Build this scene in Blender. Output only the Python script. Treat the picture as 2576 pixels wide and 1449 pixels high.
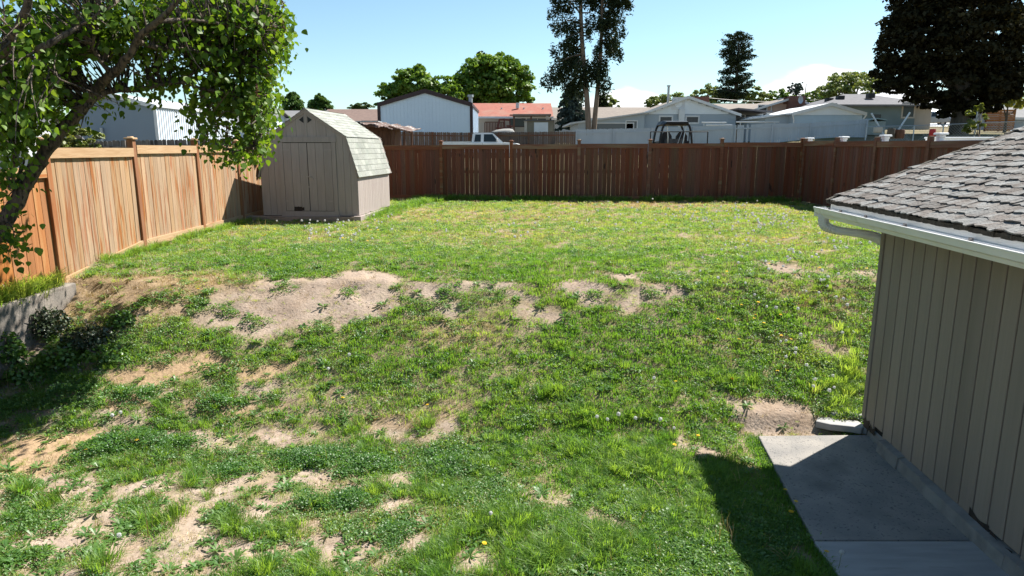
import bpy, math, random
import numpy as np
from mathutils import Vector, Matrix, Euler
R = math.radians
random.seed(7); RNG = np.random.default_rng(7)
SC = bpy.context.scene
COL = SC.collection
for o in list(bpy.data.objects): bpy.data.objects.remove(o)

# ---------------------------------------------------------------- camera, sky, sun
TH = R(11.5); CH = 3.2
cam = bpy.data.cameras.new('camera'); camo = bpy.data.objects.new('camera', cam); COL.objects.link(camo)
cam.lens = 24.0; cam.sensor_width = 36.0; cam.clip_start = 0.05; cam.clip_end = 3000
camo.location = (0, 0, CH); camo.rotation_euler = (R(90) - TH, 0, 0)
SC.camera = camo
SUNV = Vector((0.645, 0.512, 1.0)).normalized()
w = bpy.data.worlds.new('World'); SC.world = w; w.use_nodes = True
nt = w.node_tree; bg = nt.nodes['Background']
sky = nt.nodes.new('ShaderNodeTexSky'); sky.sky_type = 'NISHITA'; sky.sun_disc = False
sky.sun_elevation = math.asin(SUNV.z); sky.sun_rotation = math.atan2(SUNV.x, SUNV.y)
sky.air_density = 1.0; sky.dust_density = 0.6; sky.ozone_density = 1.0; sky.altitude = 700
# low cumulus along the horizon and one small cloud high up, by direction
tc = nt.nodes.new('ShaderNodeTexCoord')
sep = nt.nodes.new('ShaderNodeSeparateXYZ'); nt.links.new(tc.outputs['Generated'], sep.inputs[0])
def wm(op, a, b=None, c=None):
    n = nt.nodes.new('ShaderNodeMath'); n.operation = op
    for i, v in enumerate((a, b, c)):
        if v is None: continue
        if isinstance(v, (int, float)): n.inputs[i].default_value = v
        else: nt.links.new(v, n.inputs[i])
    return n.outputs[0]
def wramp(v, a, b, c=0.0, d=1.0):
    n = nt.nodes.new('ShaderNodeMapRange'); n.interpolation_type = 'SMOOTHSTEP'
    nt.links.new(v, n.inputs[0])
    for i, k in enumerate((a, b, c, d)): n.inputs[i + 1].default_value = k
    return n.outputs[0]
mp = nt.nodes.new('ShaderNodeMapping'); mp.inputs['Scale'].default_value = (1, 1, 2.6); nt.links.new(tc.outputs['Generated'], mp.inputs[0])
cn = nt.nodes.new('ShaderNodeTexNoise'); cn.inputs['Scale'].default_value = 5.5; cn.inputs['Detail'].default_value = 9; cn.inputs['Roughness'].default_value = .52
nt.links.new(mp.outputs[0], cn.inputs['Vector'])
cn2 = nt.nodes.new('ShaderNodeTexNoise'); cn2.inputs['Scale'].default_value = 3.1; cn2.inputs['Detail'].default_value = 2
nt.links.new(mp.outputs[0], cn2.inputs['Vector'])
topn = wm('ADD', wm('MULTIPLY', cn.outputs[0], .16), wm('MULTIPLY', cn2.outputs[0], .10))      # ragged top height of the bank
az = wm('DIVIDE', sep.outputs['X'], wm('MAXIMUM', sep.outputs['Y'], .05))
hump = wm('ADD', wm('MULTIPLY', wramp(wm('ABSOLUTE', wm('SUBTRACT', az, .41)), .0, .15, 1, 0), .05),
          wm('MULTIPLY', wramp(wm('ABSOLUTE', wm('SUBTRACT', az, .14)), .0, .16, 1, 0), .028))
top = wm('SUBTRACT', wm('ADD', topn, hump), .082)
cl = wramp(wm('SUBTRACT', top, sep.outputs['Z']), -.004, .012)
cl = wm('MULTIPLY', wm('MULTIPLY', cl, wramp(cn.outputs[0], .36, .54)), wramp(az, -.02, .06))
# the small lone cloud
d0 = Vector((-.266, 1.0, .206)).normalized()
sub = nt.nodes.new('ShaderNodeVectorMath'); sub.operation = 'SUBTRACT'; nt.links.new(tc.outputs['Generated'], sub.inputs[0]); sub.inputs[1].default_value = d0
scl = nt.nodes.new('ShaderNodeVectorMath'); scl.operation = 'MULTIPLY'; nt.links.new(sub.outputs[0], scl.inputs[0]); scl.inputs[1].default_value = (1, 1, 2.2)
ln = nt.nodes.new('ShaderNodeVectorMath'); ln.operation = 'LENGTH'; nt.links.new(scl.outputs[0], ln.inputs[0])
small = wramp(wm('ADD', ln.outputs['Value'], wm('MULTIPLY', wm('SUBTRACT', cn.outputs[0], .5), .02)), .002, .012, .7, 0)
clm = wm('MAXIMUM', cl, small)
tint = nt.nodes.new('ShaderNodeMix'); tint.data_type = 'RGBA'; tint.blend_type = 'MULTIPLY'; tint.inputs[0].default_value = 1
nt.links.new(sky.outputs[0], tint.inputs[6]); tint.inputs[7].default_value = (.93, 1.07, 1.03, 1)
mixc = nt.nodes.new('ShaderNodeMix'); mixc.data_type = 'RGBA'
nt.links.new(clm, mixc.inputs[0]); nt.links.new(tint.outputs[2], mixc.inputs[6]); mixc.inputs[7].default_value = (8.6, 8.8, 9.0, 1)
nt.links.new(mixc.outputs[2], bg.inputs[0]); bg.inputs[1].default_value = 0.06
sl = bpy.data.lights.new('sun', 'SUN'); sl.energy = 5.0; sl.angle = R(.53); sl.color = (1, .95, .87)
so = bpy.data.objects.new('sun', sl); COL.objects.link(so); so.rotation_euler = SUNV.to_track_quat('Z', 'Y').to_euler(); so.location = (20, 16, 40)
vs = SC.view_settings; vs.view_transform = 'Standard'; vs.look = 'None'; vs.gamma = 1; vs.use_curve_mapping = False; vs.exposure = 1.4

# ---------------------------------------------------------------- measuring helpers (photo measure 2576 wide + a depth -> place)
F = 1717.0
def at(u, v, Y):
    du = (u - 1288) / F; dv = (v - 724.5) / F
    ky = math.cos(TH) - dv * math.sin(TH); kz = -math.sin(TH) - dv * math.cos(TH)
    return Vector((du / ky * Y, Y, CH + kz / ky * Y))
def sm(x, a, b):
    t = np.clip((np.asarray(x, float) - a) / (b - a), 0, 1); return t * t * (3 - 2 * t)
# value noise
_P = np.random.default_rng(3).random((256, 256))
def vn(x, y, s, o=0):
    x = np.asarray(x, float) / s + 37.3 * o + 500; y = np.asarray(y, float) / s + 11.7 * o + 500
    xi = np.floor(x).astype(int); yi = np.floor(y).astype(int); fx = x - xi; fy = y - yi
    fx = fx * fx * (3 - 2 * fx); fy = fy * fy * (3 - 2 * fy)
    g = lambda a, b: _P[a % 256, b % 256]
    return (g(xi, yi) * (1 - fx) + g(xi + 1, yi) * fx) * (1 - fy) + (g(xi, yi + 1) * (1 - fx) + g(xi + 1, yi + 1) * fx) * fy
def fbm(x, y, s, o=0, n=4):
    r = 0; a = 1; t = 0
    for k in range(n): r = r + a * vn(x, y, s / 2 ** k, o + k * 5); t += a; a *= .55
    return r / t
def zbase(x, y):
    x = np.asarray(x, float); y = np.asarray(y, float)
    yy = y + (fbm(x, y * 0, 3.0, 9, 2) - .5) * .6 * sm(x, 9, 2) * sm(np.abs(x + 9), 2, 5)
    yy = yy - .35 * sm(x, 1.5, 4.5) * sm(y, 12, 8)
    yy = yy - .32 * sm(x, -5.2, -6.1) * sm(y, 10.35, 9.85)
    z = np.interp(yy, [-60, 6.5, 7.2, 8.0, 9.0, 9.9, 10.9, 24], [0, 0, .08, .38, .83, 1.26, 1.41, 1.45])
    bed = sm(x, -6.5, -6.58) * sm(y, 9.95, 9.85)
    z = np.where(bed > 0, z * (1 - bed) + bed * np.maximum(z, 1.22), z)
    far = np.interp(y, [24.5, 26, 50, 100, 400], [0, .1, 1.35, 3.2, 5])
    wr = sm(x / np.maximum(y, 5), .2, .5)
    return z + far + wr * np.interp(y, [24.5, 50, 90, 400], [0, 1.4, 1.7, 2.2])
def zg(x, y): return float(zbase(x, y))
def gp(u, v):
    lo, hi = 2.0, 60.0
    for _ in range(50):
        m = (lo + hi) / 2; p = at(u, v, m)
        if p.z > zg(p.x, p.y): lo = m
        else: hi = m
    return at(u, v, lo)

# ---------------------------------------------------------------- object helpers
def tag(o, label=None, cat=None, group=None, kind=None):
    if label: o['label'] = label
    if cat: o['category'] = cat
    if group: o['group'] = group
    if kind: o['kind'] = kind
    return o
def empty(name, loc, rz=0, label=None, cat=None, group=None):
    o = bpy.data.objects.new(name, None); COL.objects.link(o); o.location = loc; o.rotation_euler = (0, 0, rz); o.empty_display_size = .2
    return tag(o, label, cat, group)
def link(name, me, parent=None, loc=(0, 0, 0), rot=(0, 0, 0), scale=(1, 1, 1)):
    o = bpy.data.objects.new(name, me); COL.objects.link(o)
    if parent: o.parent = parent
    o.location = loc; o.rotation_euler = rot; o.scale = scale
    return o
def copy_tree(o, parent=None):
    c = o.copy(); COL.objects.link(c)
    if parent: c.parent = parent
    for ch in o.children: copy_tree(ch, c)
    return c
class MB:
    def __init__(s): s.v = []; s.f = []; s.smooth = False
    def add(s, vs, fs):
        b = len(s.v); s.v += [tuple(p) for p in vs]; s.f += [tuple(i + b for i in f) for f in fs]; return s
    def box(s, x0, x1, y0, y1, z0, z1, M=None):
        vs = [Vector(p) for p in ((x0,y0,z0),(x1,y0,z0),(x1,y1,z0),(x0,y1,z0),(x0,y0,z1),(x1,y0,z1),(x1,y1,z1),(x0,y1,z1))]
        if M: vs = [M @ p for p in vs]
        return s.add(vs, [(0,3,2,1),(4,5,6,7),(0,1,5,4),(1,2,6,5),(2,3,7,6),(3,0,4,7)])
    def bev(s, x0, x1, y0, y1, z0, z1, b=.005, M=None):
        # box with chamfered vertical+top edges (octagonal column, inset cap)
        ring = lambda k: [(x0+b-k,y0-k+k*1,0)] 
        pts = [(x0+b,y0),(x1-b,y0),(x1,y0+b),(x1,y1-b),(x1-b,y1),(x0+b,y1),(x0,y1-b),(x0,y0+b)]
        cx, cy = (x0+x1)/2, (y0+y1)/2
        ins = [(cx+(px-cx)*max(0,1-2*b/max(x1-x0,1e-6)), cy+(py-cy)*max(0,1-2*b/max(y1-y0,1e-6))) for px,py in pts]
        vs = [Vector((a,c,z0)) for a,c in pts] + [Vector((a,c,z1-b)) for a,c in pts] + [Vector((a,c,z1)) for a,c in ins]
        if M: vs = [M @ p for p in vs]
        fs = [tuple(range(7,-1,-1)), tuple(range(16,24))]
        for k in range(8):
            j = (k+1) % 8; fs += [(k,j,8+j,8+k),(8+k,8+j,16+j,16+k)]
        return s.add(vs, fs)
    def prism(s, poly, d0, d1, axis='y'):
        n = len(poly)
        def mk(a, b, d): return {'y': (a, d, b), 'x': (d, a, b), 'z': (a, b, d)}[axis]
        vs = [mk(a, b, d0) for a, b in poly] + [mk(a, b, d1) for a, b in poly]
        fs = [tuple(range(n)), tuple(range(2*n-1, n-1, -1))] + [(k, n+k, n+(k+1)%n, (k+1)%n) for k in range(n)]
        return s.add(vs, fs)
    def tube(s, pts, r, seg=8, cap=True):
        pts = [Vector(p) for p in pts]; n = len(pts)
        rr = r if isinstance(r, (list, tuple)) else [r]*n
        vs = []; prev = None
        for i, p in enumerate(pts):
            t = (pts[min(i+1,n-1)] - pts[max(i-1,0)]).normalized()
            if prev is None:
                a = t.cross(Vector((0,0,1)));
                if a.length < .1: a = t.cross(Vector((1,0,0)))
            else: a = prev - t * prev.dot(t)
            a.normalize(); prev = a; b = t.cross(a)
            for k in range(seg):
                an = 2*math.pi*k/seg; vs.append(p + (a*math.cos(an) + b*math.sin(an))*rr[i])
        fs = []
        for i in range(n-1):
            for k in range(seg):
                j = (k+1)%seg; fs.append((i*seg+k, i*seg+j, (i+1)*seg+j, (i+1)*seg+k))
        if cap: fs += [tuple(range(seg-1,-1,-1)), tuple(range((n-1)*seg, n*seg))]
        return s.add(vs, fs)
    def mesh(s, name, m):
        me = bpy.data.meshes.new(name); me.from_pydata(s.v, [], s.f)
        import bmesh
        bm = bmesh.new(); bm.from_mesh(me); bmesh.ops.recalc_face_normals(bm, faces=bm.faces); bm.to_mesh(me); bm.free()
        if m: me.materials.append(m)
        if s.smooth: me.polygons.foreach_set('use_smooth', [True]*len(me.polygons))
        return me
    def build(s, name, m, parent=None, loc=(0,0,0), rot=(0,0,0), **k):
        return link(name, s.mesh(name, m), parent, loc, rot, **k)
def fast_mesh(name, V, Fc, m=None, tint=None, smooth=False):
    V = np.asarray(V, np.float32).reshape(-1,3); Fc = np.asarray(Fc, np.int32); n, k = Fc.shape
    me = bpy.data.meshes.new(name); me.vertices.add(len(V)); me.vertices.foreach_set('co', V.ravel())
    me.loops.add(n*k); me.loops.foreach_set('vertex_index', Fc.ravel())
    me.polygons.add(n); me.polygons.foreach_set('loop_start', np.arange(0, n*k, k, dtype=np.int32))
    me.update(calc_edges=True)
    if smooth: me.polygons.foreach_set('use_smooth', np.ones(n, bool))
    if tint is not None:
        a = me.attributes.new('tint', 'FLOAT', 'FACE'); a.data.foreach_set('value', np.asarray(tint, np.float32))
    if m: me.materials.append(m)
    me.update(); return me
def catmull(pts, n=6):
    P = [Vector(p) for p in pts]; P = [P[0]*2-P[1]] + P + [P[-1]*2-P[-2]]; out = []
    for i in range(1, len(P)-2):
        for k in range(n):
            t = k/n; a,b,c,d = P[i-1],P[i],P[i+1],P[i+2]
            out.append(.5*((2*b)+(c-a)*t+(2*a-5*b+4*c-d)*t*t+(3*b-a-3*c+d)*t**3))
    out.append(P[-2]); return out

# ---------------------------------------------------------------- materials
def pmat(name, c1, c2=None, scale=4, rough=.75, bump=0., stretch=(1,1,1), rand=0., metal=0., contrast=(.35,.65), c3=None, s3=1.2, k3=(.55,.7), spec=.3, world=False, bscale=None, st3=None, spots=None):
    m = bpy.data.materials.new(name); m.use_nodes = True; t = m.node_tree; b = t.nodes['Principled BSDF']
    b.inputs['Roughness'].default_value = rough; b.inputs['Metallic'].default_value = metal; b.inputs['Specular IOR Level'].default_value = spec
    if c2 is None: c2 = tuple(x*.82 for x in c1)
    tcn = t.nodes.new('ShaderNodeTexCoord'); mpn = t.nodes.new('ShaderNodeMapping'); mpn.inputs['Scale'].default_value = stretch
    oi = t.nodes.new('ShaderNodeObjectInfo')
    if world:
        g = t.nodes.new('ShaderNodeNewGeometry'); t.links.new(g.outputs['Position'], mpn.inputs[0])
    else:
        ad = t.nodes.new('ShaderNodeVectorMath'); ad.operation = 'ADD'
        sc = t.nodes.new('ShaderNodeVectorMath'); sc.operation = 'SCALE'; sc.inputs[0].default_value = (13, 29, 41); t.links.new(oi.outputs['Random'], sc.inputs['Scale'])
        t.links.new(tcn.outputs['Object'], ad.inputs[0]); t.links.new(sc.outputs[0], ad.inputs[1]); t.links.new(ad.outputs[0], mpn.inputs[0])
    def noise(s, det=5, vec=mpn):
        n = t.nodes.new('ShaderNodeTexNoise'); n.inputs['Scale'].default_value = s; n.inputs['Detail'].default_value = det; t.links.new(vec.outputs[0], n.inputs['Vector']); return n.outputs[0]
    def mr(v, a, b_, c=0, d=1):
        n = t.nodes.new('ShaderNodeMapRange'); t.links.new(v, n.inputs[0])
        for i, k in enumerate((a,b_,c,d)): n.inputs[i+1].default_value = k
        return n.outputs[0]
    n1 = noise(scale)
    mx = t.nodes.new('ShaderNodeMix'); mx.data_type = 'RGBA'; t.links.new(mr(n1, *contrast), mx.inputs[0]); mx.inputs[6].default_value = (*c1,1); mx.inputs[7].default_value = (*c2,1)
    out = mx.outputs[2]
    if c3:
        v3 = mpn
        if st3:
            v3 = t.nodes.new('ShaderNodeMapping'); v3.inputs['Scale'].default_value = st3
            t.links.new(mpn.inputs[0].links[0].from_socket, v3.inputs[0])
        m3 = t.nodes.new('ShaderNodeMix'); m3.data_type = 'RGBA'; t.links.new(mr(noise(s3, 6, v3), *k3), m3.inputs[0]); t.links.new(out, m3.inputs[6]); m3.inputs[7].default_value = (*c3,1); out = m3.outputs[2]
    if spots:
        t4 = t.nodes.new('ShaderNodeTexNoise'); t4.inputs['Scale'].default_value = spots[1]; t4.inputs['Detail'].default_value = 3; v4 = t.nodes.new('ShaderNodeMapping'); v4.inputs['Scale'].default_value = spots[3] if len(spots) > 3 else (1, 1, .6); t.links.new(mpn.inputs[0].links[0].from_socket, v4.inputs[0]); t.links.new(v4.outputs[0], t4.inputs['Vector'])
        m4 = t.nodes.new('ShaderNodeMix'); m4.data_type = 'RGBA'; t.links.new(mr(t4.outputs[0], *spots[2]), m4.inputs[0]); t.links.new(out, m4.inputs[6]); m4.inputs[7].default_value = (*spots[0], 1); out = m4.outputs[2]
    if rand:
        hv = t.nodes.new('ShaderNodeHueSaturation'); t.links.new(out, hv.inputs['Color']); t.links.new(mr(oi.outputs['Random'], 0, 1, 1-rand, 1+rand), hv.inputs['Value'])
        wn = t.nodes.new('ShaderNodeTexWhiteNoise'); wn.noise_dimensions = '1D'; t.links.new(oi.outputs['Random'], wn.inputs['W'])
        t.links.new(mr(wn.outputs['Value'], 0, 1, 1-rand*.8, 1+rand*.8), hv.inputs['Saturation']); out = hv.outputs[0]
    t.links.new(out, b.inputs['Base Color'])
    if bump:
        bp = t.nodes.new('ShaderNodeBump'); bp.inputs['Strength'].default_value = bump; bp.inputs['Distance'].default_value = .02
        t.links.new(noise(bscale or scale*4, 6), bp.inputs['Height']); t.links.new(bp.outputs[0], b.inputs['Normal'])
    return m
def leafmat(name, c1, c2, transl=.35, gloss=.08, inst=False, c3=None, rough=.45, through=(1.5, 1.35, .6)):
    m = bpy.data.materials.new(name); m.use_nodes = True; t = m.node_tree
    for n in list(t.nodes): t.nodes.remove(n)
    o = t.nodes.new('ShaderNodeOutputMaterial'); a = t.nodes.new('ShaderNodeAttribute'); a.attribute_name = 'tint'
    if inst: a.attribute_type = 'INSTANCER'
    cr = t.nodes.new('ShaderNodeValToRGB'); e = cr.color_ramp.elements
    e[0].color = (*c1,1); e[1].color = (*c2,1)
    if c3: e[1].position = .6; k = cr.color_ramp.elements.new(1.0); k.color = (*c3,1)
    t.links.new(a.outputs['Fac'], cr.inputs[0])
    d = t.nodes.new('ShaderNodeBsdfDiffuse'); tr = t.nodes.new('ShaderNodeBsdfTranslucent'); g = t.nodes.new('ShaderNodeBsdfGlossy'); g.inputs['Roughness'].default_value = rough
    t.links.new(cr.outputs[0], d.inputs[0])
    hs = t.nodes.new('ShaderNodeMix'); hs.data_type = 'RGBA'; hs.blend_type = 'MULTIPLY'; hs.inputs[0].default_value = 1; t.links.new(cr.outputs[0], hs.inputs[6]); hs.inputs[7].default_value = (*through, 1)
    t.links.new(hs.outputs[2], tr.inputs[0])
    m1 = t.nodes.new('ShaderNodeMixShader'); m1.inputs[0].default_value = transl; t.links.new(d.outputs[0], m1.inputs[1]); t.links.new(tr.outputs[0], m1.inputs[2])
    m2 = t.nodes.new('ShaderNodeMixShader'); m2.inputs[0].default_value = gloss; t.links.new(m1.outputs[0], m2.inputs[1]); t.links.new(g.outputs[0], m2.inputs[2])
    t.links.new(m2.outputs[0], o.inputs[0]); return m
def glassmat(name, c=(.03,.04,.045)):
    m = bpy.data.materials.new(name); m.use_nodes = True; b = m.node_tree.nodes['Principled BSDF']
    b.inputs['Base Color'].default_value = (*c,1); b.inputs['Roughness'].default_value = .12; b.inputs['Specular IOR Level'].default_value = .25; return m

M = {}
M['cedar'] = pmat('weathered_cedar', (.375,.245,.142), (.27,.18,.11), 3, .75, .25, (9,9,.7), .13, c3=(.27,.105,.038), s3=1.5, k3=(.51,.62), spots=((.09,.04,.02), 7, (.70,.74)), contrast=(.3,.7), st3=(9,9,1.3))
M['cedar_red'] = pmat('stained_cedar', (.34,.15,.06), (.29,.115,.042), 3, .7, .25, (9,9,.7), .15, c3=(.38,.22,.10), s3=1.2, k3=(.56,.7), st3=(9,9,1.3))
M['cedar_rail'] = pmat('cedar_rail', (.42,.28,.16), (.35,.215,.11), 3, .75, .2, (.8,9,9), .08, c3=(.28,.10,.03), s3=1.2, k3=(.62,.72))
M['post'] = pmat('cedar_post', (.27,.115,.05), (.21,.08,.033), 3, .75, .2, (9,9,.7), .12, c3=(.32,.19,.10), s3=1.5, k3=(.52,.68))
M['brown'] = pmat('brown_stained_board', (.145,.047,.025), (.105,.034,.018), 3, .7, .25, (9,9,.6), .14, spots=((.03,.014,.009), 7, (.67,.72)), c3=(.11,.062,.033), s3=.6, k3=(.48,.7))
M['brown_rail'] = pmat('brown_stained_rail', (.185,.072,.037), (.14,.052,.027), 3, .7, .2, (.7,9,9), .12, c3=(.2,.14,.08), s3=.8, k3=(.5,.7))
M['greypicket'] = pmat('grey_weathered_picket', (.19,.165,.15), (.115,.10,.09), 5, .85, .2, (5,5,.6), 0, c3=(.045,.04,.038), s3=1.0, k3=(.52,.65))
M['brownpicket'] = pmat('brown_weathered_picket', (.19,.125,.09), (.125,.082,.06), 5, .85, .2, (5,5,.6), 0, c3=(.055,.05,.05), s3=.6, k3=(.55,.7))
M['shed'] = pmat('taupe_paint', (.325,.278,.256), (.29,.247,.226), 3, .7, .12, (8,8,.7), .05, spots=((.27,.222,.205), 1.6, (.56,.76), (1,1,.5)), c3=(.29,.24,.225), s3=2, k3=(.6,.75))
M['sheddark'] = pmat('rotten_wood', (.05,.035,.028), (.025,.02,.018), 12, .9, .4)
M['shedshingle'] = pmat('green_grey_shingle', (.285,.29,.262), (.215,.225,.20), 30, .9, .3, (1,1,1), .15, c3=(.18,.195,.17), s3=1.3, k3=(.5,.68))
M['siding'] = pmat('brown_grey_siding', (.255,.21,.178), (.23,.19,.16), 3, .65, .15, (10,10,.6), .05, spots=((.18,.148,.125), 1.2, (.55,.75), (1,1,.35)), c3=(.205,.168,.142), s3=2, k3=(.62,.75))
M['sidingdark'] = pmat('groove', (.022,.019,.016), None, 6, .9)
M['white'] = pmat('white_painted_metal', (.78,.78,.78), (.72,.72,.72), 3, .35, 0, c3=(.55,.54,.52), s3=5, k3=(.6,.8), spec=.5)
M['gutterin'] = pmat('dirty_white_metal', (.74,.72,.73), (.62,.60,.60), 6, .5, .1, c3=(.32,.28,.25), s3=9, k3=(.58,.72))
M['drip'] = pmat('galvanised_clip', (.35,.31,.29), None, 20, .5, metal=.3)
M['shingle'] = pmat('old_curled_shingle', (.125,.11,.10), (.088,.075,.066), 14, .92, .9, (1,1,1), .16, c3=(.175,.178,.174), s3=4.5, k3=(.44,.6), contrast=(.3,.7), bscale=45)
M['shingledeck'] = pmat('grey_underlay', (.19,.2,.2), (.12,.12,.12), 12, .95, .3)
M['shingleedge'] = pmat('mossy_edge', (.06,.05,.038), (.03,.028,.02), 20, .95, .6)
M['concrete'] = pmat('old_concrete', (.265,.245,.22), (.175,.168,.16), 3, .9, .35, spots=((.10,.10,.098), 40, (.60,.68), (1,1,1)), c3=(.125,.12,.115), s3=1.7, k3=(.55,.75), contrast=(.3,.7), bscale=60)
M['wallconcrete'] = pmat('stained_wall_concrete', (.235,.205,.175), (.165,.148,.13), 2.5, .92, .35, c3=(.09,.083,.076), s3=2.2, k3=(.5,.7), bscale=40, spots=((.12,.10,.085), 2, (.55,.68), (1,1,2.5)))
M['concretenew'] = pmat('pale_concrete', (.315,.31,.305), (.26,.257,.253), 2.5, .9, .15, (1,5,1), c3=(.22,.21,.2), s3=2.4, k3=(.66,.78))
M['footing'] = pmat('footing_concrete', (.24,.23,.215), (.17,.163,.155), 6, .9, .4, c3=(.13,.12,.11), s3=3, k3=(.55,.7))
M['bark'] = pmat('lilac_bark', (.15,.115,.09), (.07,.055,.045), 5, .95, .9, (3,3,1), c3=(.03,.025,.022), s3=9, k3=(.5,.6), bscale=22)
M['barkbrown'] = pmat('conifer_bark', (.22,.165,.125), (.13,.10,.078), 2.5, .95, .5, (3,3,.5))
M['barkgrey'] = pmat('grey_bark', (.12,.1,.08), (.07,.06,.05), 3, .95, .5, (3,3,.6))
M['pane'] = glassmat('window_glass')
M['panelight'] = glassmat('bright_glass', (.10,.12,.13))
M['black'] = pmat('black_plastic', (.014,.014,.015), None, 8, .45)
M['rubber'] = pmat('tyre_rubber', (.02,.02,.02), None, 8, .85)
M['chrome'] = pmat('steel', (.5,.5,.5), None, 8, .35, metal=.9)
M['red'] = pmat('red_plastic', (.4,.02,.02), None, 8, .4)
# ---------------------------------------------------------------- ground
def ell(u, v, du, dv, s=1.0):                    # a patch measured on the photo -> a patch on the ground
    c = gp(u, v); a = gp(u, v - dv); b = gp(u, v + dv)
    return (c.x, c.y, du * math.hypot(c.y, 1.5) / F, max(.12, abs(a.y - b.y) / 2), s)
BARE = [ell(*e) for e in (
    (780,745,215,50,1.25),(925,700,85,20,1.2),(620,790,120,34,1.15),(880,790,95,24,1.1),(690,720,120,24,1.1),
    (1105,728,95,24,.95),(1235,722,40,13,.9),(1295,752,32,9,.85),(1480,728,80,20,.95),(1640,738,60,26,.95),(1510,757,50,18,.9),(1560,690,28,8,.85),(1340,790,40,12,.75),(1150,782,70,16,.75),(1590,770,30,12,.85),
    (1960,1062,95,48,1.1),(1880,1020,40,18,.95),(2010,1090,80,22,1.1),(1770,1132,50,18,1.0),(1500,1292,65,28,.9),(1330,1240,70,15,.85),(1080,1112,90,24,.75),(1010,1190,70,20,.7),
    (2150,905,26,24,.8),(1960,672,60,15,.75),(2170,690,40,14,.75),(60,890,80,50,1.0),(290,745,150,42,.95),(220,770,80,26,.95),(400,760,110,24,.75),(780,760,200,40,1.35))]
WEAK = [ell(*e) for e in ((300,1345,480,130,1),(900,1345,190,100,1),(760,1215,190,50,1),(620,1115,330,40,.9),(1240,1430,120,30,.7),(480,1260,340,70,1),(860,1425,140,40,1.15),(560,1320,220,50,1.08),(960,1270,120,44,.95),(100,1240,190,70,.9),(150,1060,200,60,.7),(560,1000,300,60,.6),(1060,1090,120,40,.8),(820,1000,160,40,.45))]
SAND = [ell(*e) for e in ((420,935,130,28,1.15),(560,912,90,20,1.1),(650,925,60,13,.9),(90,1130,150,46,1.1),(340,1012,90,14,.8),(30,1190,90,24,.9),(490,890,60,14,.8),(700,900,60,8,.8),(260,990,70,14,.7),(620,1020,140,14,.6))]
DRY = [ell(*e) for e in ((310,745,200,60,1.2),(430,705,200,22,1.0),(240,790,110,30,.9),(1200,545,350,18,.5),(1650,515,300,10,.9),(1900,620,200,35,.5),(2080,740,120,40,.6),(1130,830,170,40,.6),(1250,600,260,24,.4),(830,600,120,16,.4),(1750,870,120,30,.25),(2000,880,110,50,.5),(1060,1050,160,30,.6),(800,1290,200,60,.4))]
LUSH = [ell(*e) for e in ((1700,860,420,110,1.0),(1350,660,280,40,.9),(780,650,200,24,.7),(1500,1060,330,120,.7),(1700,1300,330,160,.8),(330,1000,330,60,.5),(1100,880,220,60,.9),(700,850,250,22,.8),(850,1160,140,40,1.1),(1950,640,200,60,.3))]
def field(L, x, y, soft=.45):
    r = np.zeros_like(x)
    for cx, cy, rx, ry, s in L:
        d = np.sqrt(((x - cx) / rx) ** 2 + ((y - cy) / ry) ** 2)
        r = np.maximum(r, s * sm(d, 1 + soft, 1 - soft))
    return r
def warp(x, y):
    return x + (fbm(x, y, .7, 21) - .5) * .7 + (fbm(x, y, .18, 25) - .5) * .16, y + (fbm(x, y, .7, 22) - .5) * .6 + (fbm(x, y, .18, 26) - .5) * .14
def bare_at(x, y):
    wx, wy = warp(x, y); b = field(BARE, wx, wy); s = field(SAND, wx, wy); wk = field(WEAK, wx, wy)
    n = fbm(x, y, .55, 31); f = fbm(x, y, .16, 33, 3)
    lowleft = sm(x, 1.0, -1.5) * sm(y, 9.0, 7.6)
    g = fbm(x, y, .34, 35, 3)
    nf = .55*fbm(x, y, .36, 36, 3) + .45*fbm(x, y, .13, 37, 2)
    return np.clip(np.maximum(b + .05 + (f - .5)*1.1 + (n - .5)*.7, wk*(.82 + 3.4*(nf - .5))), 0, 1.3), np.clip(s + (f - .5) * .6, 0, 1.3), lowleft
xs = np.unique(np.concatenate([np.arange(-9.2, 10.6, .06), np.linspace(-9.2, -60, 40), np.linspace(10.6, 60, 40), np.linspace(60, 900, 30), -np.linspace(60, 900, 30)]).round(4))
ys = np.unique(np.concatenate([np.arange(3.0, 11.5, .05), np.arange(11.5, 25, .1), np.linspace(25, 120, 80), np.linspace(120, 900, 30), np.linspace(3.0, -40, 30), np.linspace(-40, -600, 14)]).round(4))
GX, GY = np.meshgrid(xs, ys); fx, fy = GX.ravel(), GY.ravel()
Zb = zbase(fx, fy); bare, sand, _ = bare_at(fx, fy)
near = sm(np.abs(fx), 12, 10) * sm(fy, 25, 24)
bump = (fbm(fx, fy, .9, 41) - .5) * .06 + (fbm(fx, fy, .22, 42, 3) - .5) * .05
pock = -.025 * sm(fbm(fx, fy, .3, 47, 2), .62, .8) * np.clip(bare, 0, 1)
Zt = Zb + near * (bump + pock) * sm(fx, 2.9 + .064 * 5, 2.3)+ near * (bump+pock) * sm(fy, 7.2, 7.9) * (1 - sm(fx, 2.9 + .064 * 5, 2.3))
slabm = sm(fx, 2.35, 2.6) * sm(fy, 7.6, 7.35) * sm(fx, 9, 8.8)
Zt = Zt * (1 - slabm) + (-.03) * slabm
nx, ny = len(xs), len(ys); idx = np.arange(nx * ny).reshape(ny, nx)
Fq = np.stack([idx[:-1,:-1].ravel(), idx[:-1,1:].ravel(), idx[1:,1:].ravel(), idx[1:,:-1].ravel()], 1)
gm = fast_mesh('ground', np.stack([fx, fy, Zt], 1), Fq, None, None, True)
dry = field(DRY, *warp(fx, fy)); lush = field(LUSH, *warp(fx, fy))
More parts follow.
